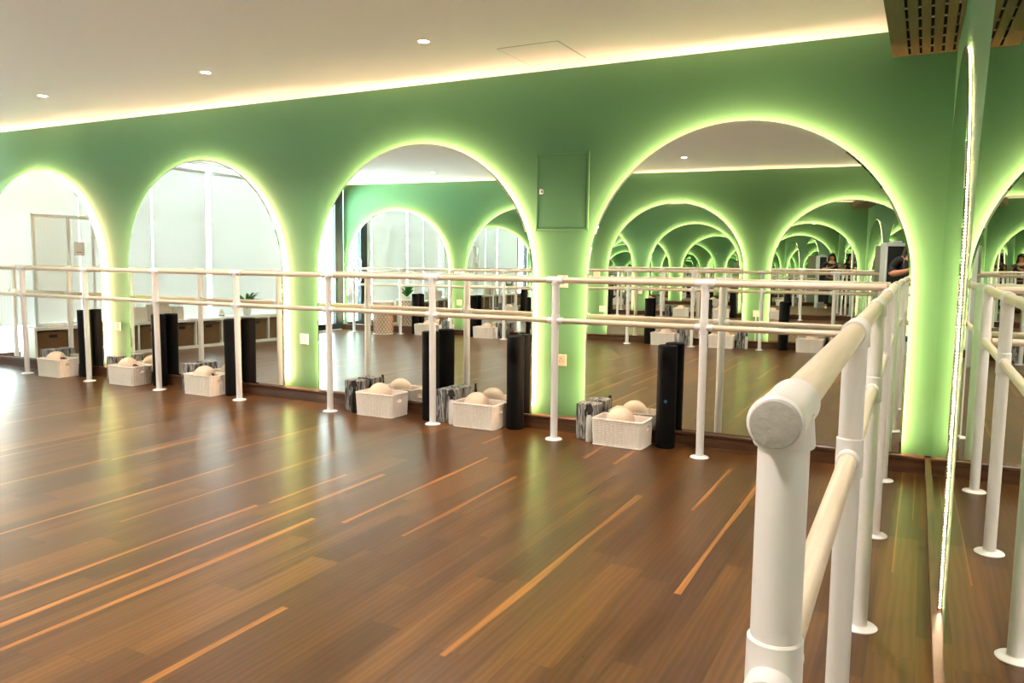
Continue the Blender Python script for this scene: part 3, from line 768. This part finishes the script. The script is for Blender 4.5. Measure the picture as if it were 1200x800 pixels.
plate('light_switch', bkp(-4.20, 0, 0.945), PI+BA, .095, .075, 'switch', 'back wall switch reflected at the left edge of the largest arch', 'light switch')

# ------------------------------------------------------------------ ceiling fittings
def make_downlight():
    o = empty('downlight')
    MB().lathe([(.030, -.001), (.0305, -.004), (.0375, -.005), (.041, -.003), (.041, 0.0)], seg=32, cap=False).build('trim_ring', M['lamp_ring'], o, smooth=True)
    MB().lathe([(.0305, -.0022), (.0305, -.0012)], seg=28).build('lens', M['lamp_on'], o)
    return o
dl = make_downlight(); first_dl = True
xs = [-6.10, -4.34, -2.62, -0.88]; dn = 0
rows = [(-0.93, 'front'), (-2.75, 'middle'), (-4.55, 'rear')]
names = ['farthest left', 'second from the left', 'second from the right', 'farthest right']
vis = {(0, 0): 'recessed ceiling light farthest left in the photo', (0, 1): 'recessed ceiling light in the middle of the three seen on the ceiling', (0, 2): 'recessed ceiling light nearest the ceiling hatch'}
for ri, (yy, rn) in enumerate(rows):
    for ci, xx in enumerate(xs):
        o = dl if first_dl else copy_tree(dl); first_dl = False
        o.location = (xx, yy, H)
        tag(o, vis.get((ri, ci), 'recessed ceiling light, %s of the %s row' % (names[ci], rn)), 'ceiling light', 'recessed ceiling lights')
        ld = bpy.data.lights.new('downlight_beam', 'SPOT') if dn == 0 else beam
        if dn == 0:
            beam = ld; ld.energy = 58; ld.color = (1.0, 0.89, 0.78); ld.spot_size = math.radians(120); ld.spot_blend = 0.8; ld.shadow_soft_size = 0.035
        if dn == 0: lo = bpy.data.objects.new('downlight_beam', ld); COL.objects.link(lo); lo.location = (0, 0, -0.012); lo.parent = o
        dn += 1
ch = empty('ceiling_hatch', (-2.14, -0.40, H), label='thin-outlined square access hatch in the ceiling near the front wall', cat='access panel')
MB().bbox(-.188, .188, -.205, .205, -.0025, 0, .0008).build('panel', M['ceiling'], ch)
fr = MB()
for (x0, x1, y0, y1) in ((-.192, -.1895, -.209, .209), (.1895, .192, -.209, .209), (-.192, .192, -.209, -.2065), (-.192, .192, .2065, .209)): fr.box(x0, x1, y0, y1, -.0012, 0)
fr.build('shadow_gap', M['skirt'], ch)
# linear diffuser in the ceiling over the blinds
df = empty('slot_diffuser', lfp(-2.75, .25, H), LK, label='long white slot air diffuser in the ceiling by the blinds', cat='air vent')
m_ = MB(); m_.bbox(-.07, .07, -.85, .85, -.008, 0, .002); m_.build('frame', M['white_wall'], df)
for a, b2 in ((-.80, -.03), (.03, .80)): MB().box(-.012, .012, a, b2, -.0095, -.0075).build('slot', M['dark'], df)
# timber soffit with open slots along the side wall
sf = empty('slatted_soffit', (0, 0, 2.200), label='olive-brown timber soffit with black slots above the side wall', cat='ceiling panel')
edges = [-0.288, -0.212, -0.200, -0.1615, -0.1495, -0.1105, -0.0985, -0.0600, -0.0480, -0.0110, 0.0005]
bands = [(-0.288, -0.2140), (-0.2010, -0.1625), (-0.1495, -0.1120), (-0.0990, -0.0615), (-0.0485, -0.0115), (0.0010, None)]
for (a, b2) in bands:
    m_ = MB(); x1 = b2
    if b2 is None:
        m_.add([(a, -.036, 0), (xw(-.036)-.002, -.036, 0), (xw(-6.22)-.002, -6.22, 0), (a, -6.22, 0), (a, -.036, .008), (xw(-.036)-.002, -.036, .008), (xw(-6.22)-.002, -6.22, .008), (a, -6.22, .008)],
               [(0,3,2,1),(4,5,6,7),(0,1,5,4),(1,2,6,5),(2,3,7,6),(3,0,4,7)])
    else: m_.box(a, x1, -6.22, -.036, 0, .008)
    m_.build('slat', M['soffit'], sf)
MB().box(-0.288, xw(0)-.002, -.036, 0.0, 0, .008).build('end_board', M['soffit'], sf)
MB().box(-0.288, -0.276, -6.22, 0, .009, H-2.2-.002).build('side_board', M['soffit'], sf)
for k in range(34):
    yy = -.13-.175*k; MB().box(-.274, -.001, yy-.008, yy+.008, .0082, .014).build('cross_bar', M['clip'], sf)
MB().box(-0.276, 0.0, -6.22, 0, .045, .05).build('dark_lining', M['dark'], sf)

# ------------------------------------------------------------------ left wall: blinds, shelf, things on it
def blind(y0, y1, zb_, label):
    o = empty('roller_blind', lfp((y0+y1)/2, 0.042, 0), LK, label=label, cat='roller blind', group='white roller blinds on the daylight wall')
    h = (y1-y0)/2
    MB().box(-.0008, .0008, -h, h, zb_, 2.245).build('fabric', M['blind'], o)
    MB().bbox(-.012, .012, -h, h, zb_-.02, zb_+.004, .004).build('bottom_rail', M['white_wall'], o)
    MB().lathe([(.024, -h), (.026, -h+.002), (.026, h-.002), (.024, h)], axis='y', seg=20).build('roller', M['white_wall'], o, smooth=True, loc=(0, 0, 2.262))
    return o
blind(-1.055, -0.11, .395, 'white roller blind closest to the front wall, behind the pale partition')
blind(-1.975, -1.065, .375, 'white roller blind behind the paper bags')
blind(-2.785, -1.995, .375, 'narrow white roller blind left of the bright gap')
blind(-4.40, -2.865, .375, 'widest white roller blind, right of the bright gap')
# pale framed partition panel near the front corner, with a notice
pt = empty('framed_screen', lfp(-0.78, 0.20, 0.3635), LK, label='pale framed partition screen with a white notice, standing on the shelf end', cat='partition screen')
fr = MB(); zt = 1.20
for q in (-.33, -.05, .33): fr.bbox(-.012, .012, q-.016, q+.016, 0, zt, .003)
fr.bbox(-.012, .012, -.346, .346, zt-.035, zt, .003); fr.bbox(-.012, .012, -.346, .346, 0, .03, .003)
fr.build('frame', M['white_wall'], pt)
MB().box(-.002, .002, -.32, .32, .03, zt-.03).build('pane', M['frosted'], pt)
MB().box(-.0, .002, -.06, .06, -.075, .075).build('notice', M['sign'], pt, loc=(.014, -.16, .84))
MB().box(-.0, .001, -.03, .035, -.004, .004).build('notice_line', M['ink'], pt, loc=(.0165, -.16, .80))
# low shelf unit with wicker drawers
sx0, sx1 = 0.075, 0.355; sy0, sy1 = -4.36, -0.335; sh = 0.363
sf2 = empty('shelf_unit', lfp((sy0+sy1)/2, (sx0+sx1)/2), LK, label='long low white cubby shelf under the blinds', cat='shelf unit')
hx_, hy_ = (sx1-sx0)/2, (sy1-sy0)/2
m_ = MB(); m_.box(-hx_, hx_, -hy_, hy_, sh-.03, sh); m_.box(-hx_, hx_, -hy_, hy_, .0, .035); m_.box(-hx_, -hx_+.012, -hy_, hy_, .035, sh-.03)
m_.build('carcass', M['shelf'], sf2)
ncell = 10; cw = (sy1-sy0)/ncell
for k in range(ncell+1):
    yy = -hy_+cw*k; yy = min(max(yy, -hy_+.012), hy_-.012)
    MB().box(-hx_+.012, hx_-.001, yy-.012, yy+.012, .035, sh-.03).build('divider', M['shelf'], sf2)
wd0 = None
ordn = ['nearest the front wall', 'second from the front wall', 'third from the front wall', 'fourth from the front wall', 'fifth from the front wall', 'fifth from the glass door', 'fourth from the glass door', 'third from the glass door', 'second from the glass door', 'nearest the glass door']
for k in range(ncell):
    yc = sy1-cw*(k+.5)
    if wd0 is None:
        wd0 = empty('wicker_drawer')
        d_ = MB(); hw_ = cw/2-.028; hz = sh-.035-.03-.022
        d_.bbox(-hx_+.03, hx_-.016, -hw_, hw_, 0, hz, .006); d_.build('basket_body', M['wicker'], wd0)
        rm_ = MB(); rm_.tube([(hx_-.012, -hw_, hz-.006), (hx_-.006, -hw_*.3, hz-.004), (hx_-.006, hw_*.3, hz-.004), (hx_-.012, hw_, hz-.006)], .008, seg=8); rm_.build('rim', M['wicker'], wd0, smooth=True)
        MB().bbox(hx_-.014, hx_-.0095, -.045, .045, hz-.062, hz-.030, .002).build('hand_hole', M['dark'], wd0)
        o = wd0
    else: o = copy_tree(wd0)
    o.location = lfp(yc, (sx0+sx1)/2, .0355); o.rotation_euler = (0, 0, LK); tag(o, 'brown wicker drawer in the low shelf, ' + ordn[k], 'wicker basket', 'wicker drawers in the low shelf')
for k, (yy, w_, h_, d2) in enumerate(((-1.62, .20, .17, .12), (-1.90, .26, .20, .13), (-2.15, .17, .16, .10))):
    o = empty('paper_bag', lfp(yy, .22, sh+.0005), 0.1*(k-1), label=['small beige paper bag on the shelf, nearest the front wall', 'largest beige paper bag on the shelf, in the middle', 'small beige paper bag on the shelf, farthest from the front wall'][k], cat='paper bag', group='paper bags on the low shelf')
    b2 = MB(); n_ = 0.7
    b2.add([(-d2/2,-w_/2,0),(d2/2,-w_/2,0),(d2/2,w_/2,0),(-d2/2,w_/2,0),(-d2*.32,-w_*.5,h_),(d2*.32,-w_*.5,h_),(d2*.36,0,h_),(d2*.32,w_*.5,h_),(-d2*.32,w_*.5,h_),(-d2*.36,0,h_)],
           [(0,3,2,1),(0,1,5,4),(1,2,7,6,5),(2,3,8,7),(3,0,4,9,8)]); b2.build('bag_body', M['paper'], o)
    h2 = MB(); h2.tube([(d2*.30, -w_*.2, h_-.01), (d2*.31, -w_*.15, h_+.03), (d2*.31, 0, h_+.045), (d2*.31, w_*.15, h_+.03), (d2*.30, w_*.2, h_-.01)], .003, seg=6); h2.build('handle', M['paper'], o, smooth=True)
def plant(loc, sc, label):
    o = empty('potted_fern', loc, 0, label=label, cat='potted plant', group='ferns on the low shelf')
    MB().lathe([(.050*sc, 0), (.058*sc, .004), (.075*sc, .13*sc), (.078*sc, .135*sc), (.070*sc, .135*sc), (.066*sc, .11*sc), (.001, .11*sc)], seg=28, cap=True).build('pot', M['pot_white'], o, smooth=True)
    MB().lathe([(.066*sc, .108*sc), (.060*sc, .118*sc), (.01, .122*sc)], seg=20).build('soil', M['soil'], o)
    lf = MB(); rn = random.Random(5)
    for k in range(34):
        a = rn.random()*2*PI; ln = (.17+.15*rn.random())*sc; up_ = .13+.17*rn.random(); w_ = .022*sc
        pts = []
        for t in [0, .25, .5, .75, 1]:
            rr_ = ln*t; pts.append(Vector((math.cos(a)*rr_, math.sin(a)*rr_, .115*sc + sc*(up_*math.sin(t*PI*.62)))))
        side = Vector((-math.sin(a), math.cos(a), 0)); vs = []
        for t, p in zip([.4, 1, 1.1, .7, .05], pts): vs += [p-side*w_*t, p+side*w_*t]
        lf.add(vs, [(2*i, 2*i+1, 2*i+3, 2*i+2) for i in range(4)])
    lf.build('leaves', M['leaf'], o); return o
plant(lfp(-3.28, .23, sh), 0.80, 'green fern in a white pot on the low shelf')
dfz = empty('aroma_diffuser', lfp(-2.86, .22, sh), label='small white teardrop diffuser on the low shelf', cat='diffuser')
MB().lathe([(.030, 0), (.034, .004), (.036, .03), (.028, .06), (.014, .095), (.008, .10)], seg=24).build('body', M['paper'], dfz, smooth=True)
MB().lathe([(.0365, .018), (.0368, .022), (.0365, .026)], seg=24, cap=False).build('seam_ring', M['dark'], dfz)
# tall cane hamper by the back wall
hp = empty('cane_hamper', (-7.43, -5.20, 0), label='tall round lattice cane hamper by the back wall, reflected in the arch beside the hatch', cat='hamper')
lat = MB(); rr_, hh_ = .155, .50
for s in (-1, 1):
    for k in range(18):
        pts = []
        for j in range(15):
            t = j/14; a = 2*PI*k/18 + s*t*2.3
            rad = rr_*(.94+.06*t)+(.002*s)*math.cos(j*PI)
            pts.append((rad*math.cos(a), rad*math.sin(a), .012+t*(hh_-.02)))
        lat.tube(pts, .0062, seg=5)
lat.build('lattice', M['lattice'], hp, smooth=True)
for zz, nm in ((.010, 'base_ring'), (hh_, 'rim')):
    MB().tube([((rr_*(.94 if zz < .1 else 1.0))*math.cos(a), (rr_*(.94 if zz < .1 else 1.0))*math.sin(a), zz) for a in [2*PI*k/32 for k in range(32)]], .0095, seg=8, closed=True).build(nm, M['lattice_white'], hp, smooth=True)
MB().lathe([(.125, .004), (.135, .008), (.138, .30), (.138, .44), (.134, .44), (.13, .012)], seg=32, cap=False).build('liner', M['lattice_white'], hp, smooth=True)

# ------------------------------------------------------------------ outside the glazing
struct(MB().box(-L-1.4, -L-T, -W-4, 4, -.25, -.02).build('trim_2', M['terrace']), 'pale terrace outside the glazed wall')
struct(MB().box(-16.6, -11.8, 2.4, 7.6, -.25, -.02).build('trim_3', M['soil']), 'planting bed outside')
rn = random.Random(3)
for k, (tx, ty, th_) in enumerate(((-13.3, 3.6, 2.6), (-15.2, 5.6, 3.0), (-12.9, 6.3, 2.4))):
    o = empty('garden_tree', (tx, ty, -.02), label=['bushy tree outside, nearest the building', 'tallest tree outside, farthest from the building', 'small tree outside, rightmost of the three'][k], cat='tree', group='trees outside the glass door')
    MB().tube([(0, 0, 0), (.05, .02, .5*th_), (.0, .05, .8*th_)], [.07, .05, .02], seg=9).build('trunk', M['bark'], o, smooth=True)
    lf = MB()
    for j in range(700):
        a = rn.random()*2*PI; ph = math.acos(2*rn.random()-1); r_ = .85*(rn.random()**.4)
        c = Vector((r_*math.sin(ph)*math.cos(a), r_*math.sin(ph)*math.sin(a), .62*th_+.95*r_*math.cos(ph)))
        u = Vector((rn.random()-.5, rn.random()-.5, rn.random()-.5)).normalized()*.075; v = u.cross(Vector((rn.random(), rn.random(), rn.random()))).normalized()*.04
        lf.add([c-u, c-v, c+u, c+v], [(0, 1, 2, 3)])
    lf.build('foliage', M['leaf_out'], o)

# ------------------------------------------------------------------ display totem behind the camera
tt = empty('display_totem', (-0.405, -5.42, 0), -0.34, label='tall grey display totem with a pale frame, reflected in the largest arch', cat='display stand')
MB().bbox(-.105, .125, -.10, .075, .03, 1.365, .006).build('housing', M['grey_metal'], tt)
fr = MB(); y1_ = .0755
for (x0, x1, z0, z1) in ((-.10, -.080, .12, 1.36), (.100, .120, .12, 1.36), (-.10, .12, 1.325, 1.36), (-.10, .12, .12, .15)): fr.bbox(x0, x1, y1_-.002, y1_+.014, z0, z1, .003)
fr.build('bezel', M['bezel'], tt)
MB().box(-.080, .100, y1_, y1_+.004, .15, 1.325).build('screen', M['screen'], tt)
MB().bbox(-.125, .145, -.13, .11, 0, .03, .006).build('base', M['grey_metal'], tt)
MB().bbox(-.02, .09, -.03, .02, 1.365, 1.385, .004).build('camera_bar', M['bezel'], tt)

# ------------------------------------------------------------------ the photographer
def skin_body(name, pts, edges, radii, root_i, mat, parent, sub=2, smooth=True):
    me = bpy.data.meshes.new(name); me.from_pydata(pts, edges, [])
    o = bpy.data.objects.new(name, me); COL.objects.link(o)
    sk = o.modifiers.new('skin', 'SKIN'); sk.use_smooth_shade = True
    lay = me.skin_vertices[0].data
    for i, r_ in enumerate(radii):
        lay[i].radius = r_ if isinstance(r_, tuple) else (r_, r_); lay[i].use_root = (i == root_i)
    sb = o.modifiers.new('sub', 'SUBSURF'); sb.levels = sub; sb.render_levels = sub
    dg = bpy.context.evaluated_depsgraph_get(); ev = o.evaluated_get(dg)
    nm = bpy.data.meshes.new_from_object(ev)
    bpy.data.objects.remove(o)
    nm.materials.clear(); nm.materials.append(mat)
    for p_ in nm.polygons: p_.use_smooth = True
    q = bpy.data.objects.new(name, nm); COL.objects.link(q); q.parent = parent
    return q
pe = empty('person', (0, 0, 0), label='dark-haired person in black clothes holding up a phone, reflected beside the totem', cat='person')
px0, py0 = -0.185, -5.03
def A(*p): return (px0+p[0], py0+p[1], p[2])
pts = [A(0, 0, .78), A(0, 0, .92), A(0, .01, 1.06), A(0, .0, 1.175), A(0, .005, 1.235), A(0, .015, 1.29), A(0, .02, 1.365),   # 0-6 pelvis..head
       A(-.150, 0, 1.165), A(-.215, .04, 1.02), A(-.12, .16, 1.030), A(.03, .255, 1.075),               # left shoulder, elbow, forearm, wrist
       A(.14, 0, 1.135), A(.165, .05, .95), A(.175, .16, 1.0), A(.150, .255, 1.075),                     # right
       A(-.085, 0, .72), A(-.095, .03, .42), A(-.10, 0, .08), A(-.11, .10, .03),
       A(.085, 0, .72), A(.09, .03, .42), A(.095, 0, .08), A(.10, .10, .03)]
ed = [(0,1),(1,2),(2,3),(3,4),(4,5),(5,6),(3,7),(7,8),(8,9),(9,10),(3,11),(11,12),(12,13),(13,14),(0,15),(15,16),(16,17),(17,18),(0,19),(19,20),(20,21),(21,22)]
rd = [(.135,.09),(.105,.075),(.125,.085),(.085,.06),(.045,.045),(.062,.070),(.058,.068),.052,.040,.034,.024,.052,.040,.034,.024,.078,.052,.036,.030,.078,.052,.036,.030]
body = skin_body('body', pts, ed, rd, 0, M['skin'], pe)
# face
nose = MB(); hc = Vector(A(0, .02, 1.32))
nose.sphere((hc.x, hc.y+.068, hc.z-.005), .012, 12, 8, (.8, 1, 1.4)); nose.build('nose', M['skin'], pe, smooth=True)
for s in (-1, 1):
    MB().sphere((hc.x+s*.024, hc.y+.060, hc.z+.012), .009, 12, 8, (1.2, .6, .7)).build('eye', M['eye'], pe, smooth=True)
    MB().sphere((hc.x+s*.066, hc.y, hc.z), .014, 12, 8, (.5, .8, 1.4)).build('ear', M['skin'], pe, smooth=True)
MB().sphere((hc.x, hc.y+.063, hc.z-.036), .012, 12, 8, (1.7, .6, .5)).build('mouth', M['lips'], pe, smooth=True)
# hair: cap and long locks falling to the shoulders, face left open
hr = MB(); u_, v_ = 40, 26; vs = []; fs = []
def hair_pt(a, t):
    fz = 1.0-t*1.0
    top = hc + Vector((0, -.008, .015)); ph = t*PI*.52
    if t < .6:
        ph = t/.6*PI*.5; r1 = .083; x = r1*math.sin(ph)*math.cos(a); y = r1*1.08*math.sin(ph)*math.sin(a); z = .098*math.cos(ph)
    else:
        q = (t-.6)/.4; x = (.083+.028*math.sin(q*2.4))*math.cos(a); y = (.090+.01*q)*math.sin(a)-.012*q; z = -.26*q
    x += .004*math.sin(a*9+t*4); return top+Vector((x, y, z))
for i in range(v_+1):
    for k in range(u_): vs.append(hair_pt(2*PI*k/u_, i/v_))
for i in range(v_):
    for k in range(u_):
        a = 2*PI*(k+.5)/u_; t = (i+.5)/v_
        if t > .42 and math.sin(a) > .62: continue
        k2 = (k+1) % u_; fs.append((i*u_+k, (i+1)*u_+k, (i+1)*u_+k2, i*u_+k2))
hr.add(vs, fs); ho = hr.build('hair', M['hair'], pe, smooth=True)
sm = ho.modifiers.new('thickness', 'SOLIDIFY'); sm.thickness = .012; sm.offset = -1
# clothes as shells that follow the body
tp = [pts[0], pts[1], pts[2], pts[3], A(0, .0, 1.205), pts[7], A(-.210, .03, 1.04), A(-.17, .09, 1.025), pts[11], A(.163, .04, .98)]
skin_body('black_shirt', tp, [(0,1),(1,2),(2,3),(3,4),(3,5),(5,6),(6,7),(3,8),(8,9)], [(.142,.100),(.116,.088),(.134,.098),(.094,.070),(.060,.056),.062,.056,.046,.062,.054], 0, M['black_cloth'], pe)
tp = [pts[0], pts[15], pts[16], A(-.10, 0, .10), pts[19], pts[20], A(.095, 0, .10)]
skin_body('black_trousers', tp, [(0,1),(1,2),(2,3),(0,4),(4,5),(5,6)], [(.140,.100),.088,.062,.050,.088,.062,.050], 0, M['black_cloth'], pe)
for s in (-1, 1):
    sh_ = MB(); sh_.sphere((px0+s*.1, py0+.05, .028), .05, 20, 12, (.8, 1.9, .56)); sh_.build('shoe', M['white_wall'], pe, smooth=True)
# hands: palm, four curled fingers and a thumb each, closed round the phone edges
def hand(s, wx):
    w_ = Vector(A(wx, .255, 1.075)); hp_ = [w_, w_+Vector((s*.008, .022, .012)), w_+Vector((s*.010, .036, .022))]
    V_ = [tuple(v) for v in hp_]; E_ = [(0,1),(1,2)]; R_ = [(.020,.016),(.026,.014),(.024,.012)]
    for f_ in range(4):
        b0 = hp_[2]+Vector((s*.010-s*.003*f_, .006, .024-.015*f_)); ln = [.030,.034,.032,.026][f_]
        i0 = len(V_); V_.append(tuple(b0)); E_.append((2, i0)); R_.append(.0085)
        p1 = b0+Vector((s*.004, ln*.45, .002)); p2 = p1+Vector((-s*ln*.55, .006, 0)); p3 = p2+Vector((-s*ln*.5, -.004, 0))
        for q, rr2 in ((p1, .0078), (p2, .0072), (p3, .0062)): V_.append(tuple(q)); E_.append((len(V_)-2, len(V_)-1)); R_.append(rr2)
    t0 = hp_[1]+Vector((-s*.012, -.002, -.004)); i0 = len(V_); V_.append(tuple(t0)); E_.append((1, i0)); R_.append(.010)
    for q, rr2 in ((t0+Vector((-s*.020, -.004, .014)), .0088), (t0+Vector((-s*.034, .000, .030)), .0072)): V_.append(tuple(q)); E_.append((len(V_)-2, len(V_)-1)); R_.append(rr2)
    return skin_body('hand', V_, E_, R_, 0, M['skin'], pe, sub=1)
hand(-1, .030); hand(1, .150)
ph = empty('mobile_phone', (px0+.1125-.0, -4.752, 1.136), label='dark phone held up in both hands by the photographer', cat='phone')
MB().bbox(-.066, .066, -.004, .004, -.033, .033, .003).build('case', M['black_plastic'], ph)
MB().box(-.062, .062, -.0046, -.0040, -.030, .030).build('screen', M['screen'], ph)

# ------------------------------------------------------------------ camera
cam = bpy.data.cameras.new('camera'); co = bpy.data.objects.new('camera', cam); COL.objects.link(co)
rt = Vector((0.885706, 0.464173, 0.0082063)); up = Vector((-0.056485, 0.0902026, 0.99432)); fw = Vector((-0.460797, 0.881139, -0.106112))
co.matrix_world = Matrix(((rt.x, up.x, -fw.x, -0.0725454), (rt.y, up.y, -fw.y, -4.7107758), (rt.z, up.z, -fw.z, 1.1362204), (0, 0, 0, 1)))
cam.sensor_width = 36; cam.lens = 920.862/1200*36; cam.clip_start = 0.01; cam.clip_end = 200
SC.camera = co

# ------------------------------------------------------------------ daylight
wd = bpy.data.worlds.new('daylight'); SC.world = wd; wd.use_nodes = True; nt = wd.node_tree; nt.nodes.clear()
bg = N(nt, 'ShaderNodeBackground'); bg.inputs[0].default_value = (0.84, 0.95, 1.0, 1)
# hazy white sky; below the horizon an added stronger glow lifts the ceiling
tc = N(nt, 'ShaderNodeTexCoord'); sp = N(nt, 'ShaderNodeSeparateXYZ'); nt.links.new(tc.outputs['Generated'], sp.inputs[0])
mr = N(nt, 'ShaderNodeMapRange'); mr.interpolation_type = 'SMOOTHSTEP'
mr.inputs['From Min'].default_value = -0.25; mr.inputs['From Max'].default_value = 0.0; mr.inputs['To Min'].default_value = 34.0; mr.inputs['To Max'].default_value = 4.8
nt.links.new(sp.outputs['Z'], mr.inputs['Value']); nt.links.new(mr.outputs[0], bg.inputs[1])
ow = N(nt, 'ShaderNodeOutputWorld'); nt.links.new(bg.outputs[0], ow.inputs[0])

# ------------------------------------------------------------------ to metres
bpy.context.view_layer.update()
seen = set()
for o in list(bpy.data.objects):
    if o.type == 'MESH' and o.data.name not in seen:
        seen.add(o.data.name); o.data.transform(Matrix.Scale(S, 4))
    o.location = o.location*S
for m_ in ho.modifiers: m_.thickness *= S

# ------------------------------------------------------------------ view
SC.view_settings.view_transform = 'Standard'; SC.view_settings.look = 'None'
SC.view_settings.exposure = 1.70; SC.view_settings.gamma = 1.0; SC.view_settings.use_curve_mapping = False
SC.cycles.max_bounces = 16; SC.cycles.glossy_bounces = 14; SC.cycles.diffuse_bounces = 8
SC.cycles.transparent_max_bounces = 16; SC.cycles.transmission_bounces = 8
SC.cycles.sample_clamp_indirect = 8.0
SC.cycles.caustics_reflective = True
